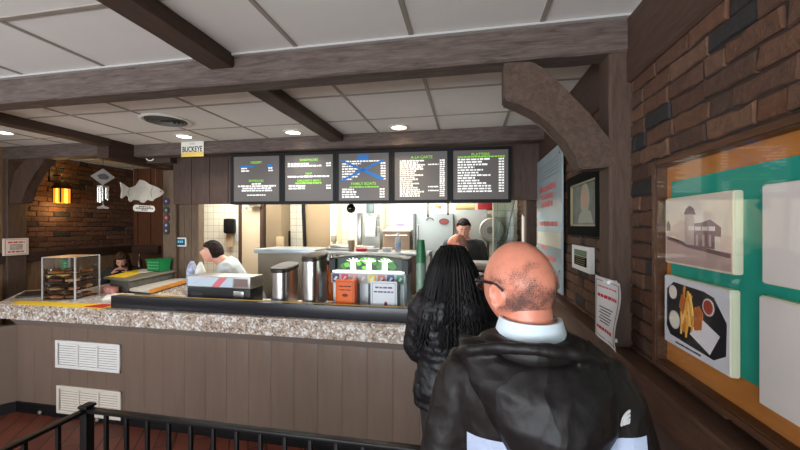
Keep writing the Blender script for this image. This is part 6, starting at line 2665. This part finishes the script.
clerk, HK, kb, ks = make_person('person', 'bald worker in grey shirt half hidden behind the braided woman', (-0.21, 3.56, 0), radians(-78), 1.72, pink, hair_mat('grey_fringe', S(150, 112, 98)), M('mid_grey_shirt', S(96, 96, 100), 0.85), slacks, lean=radians(8),
                                head_pitch=radians(-14), hair_fn=fringe_hair, arms={-1: ((-0.04, 0.10, -0.26), (0.05, 0.30, -0.28)), 1: ((0.04, 0.10, -0.26), (-0.05, 0.30, -0.28))})


def long_hair(root, HM, ax, bd):
    hair_cap(root, HM, ax, lambda t, ph: (ph - radians(30)) if abs(t) < 0.75 else ph + radians(40) * sstep(0.75, 1.1, abs(t)) - radians(20) * (1 - sstep(0.75, 1.1, abs(t))), 0.02, hb2)
    b = B()
    r2 = random.Random(5)
    for j in range(60):
        th = radians(r2.uniform(55, 305))
        p = [head_point(th, radians(20), ax, 0.018), head_point(th, radians(-15), ax, 0.026)]
        z = p[-1].z
        while z > -0.17:
            z -= 0.03
            p.append(V((p[1].x * (1 + 0.1 * r2.random()), min(p[1].y - 0.01, 0.05), z)))
        b.tube([HM @ q for q in p], [0.012] * (len(p) - 1) + [0.004], 6)
    b.build('hair_lengths', hb2, root)


sl = {s: ((s * 0.11, 0.36, 0.82), (s * 0.11, 0.20, 0.45)) for s in (-1, 1)}
gy = atX(125, 262, -5.02)
girl, HG, gb, gs = make_person('person', 'seated girl with brown hair and dark jacket, head bowed in the alcove', (-5.06, 4.46, 0), radians(-138), 1.62, pale, hb2, M('dark_green_jacket', S(36, 42, 42), 0.8, var=0.15, vscale=12), denim, female=True,
                               lean=radians(26), sit=0.155, head_pitch=radians(-30), hair_fn=long_hair, legs=sl, arms={-1: ((-0.10, 0.12, -0.20), (0.06, 0.20, 0.0)), 1: ((0.10, 0.12, -0.20), (-0.06, 0.20, 0.0))},
                               shirt_g=0.028, shirt_name='jacket')
t = thing('bar_stool', 'tall dark stool under the seated girl in the alcove', 'stool', (-5.06, 4.46, 0))
b = B()
b.lathe([(0.14, 0.515), (0.145, 0.53), (0.145, 0.543), (0.13, 0.548)], (-5.06, 4.46, 0), 24)
b.build('seat', M('navy_vinyl', S(24, 28, 42), 0.45), t)
for k in range(4):
    a = k * pi / 2 - radians(48)
    b = B()
    b.tube([(-5.06 + cos(a) * 0.11, 4.46 + sin(a) * 0.11, 0.52), (-5.06 + cos(a) * 0.15, 4.46 + sin(a) * 0.15, 0)], 0.014, 10)
    b.build('leg', black_m, t)

for o in _local:
    if '_local' in o:
        del o['_local']
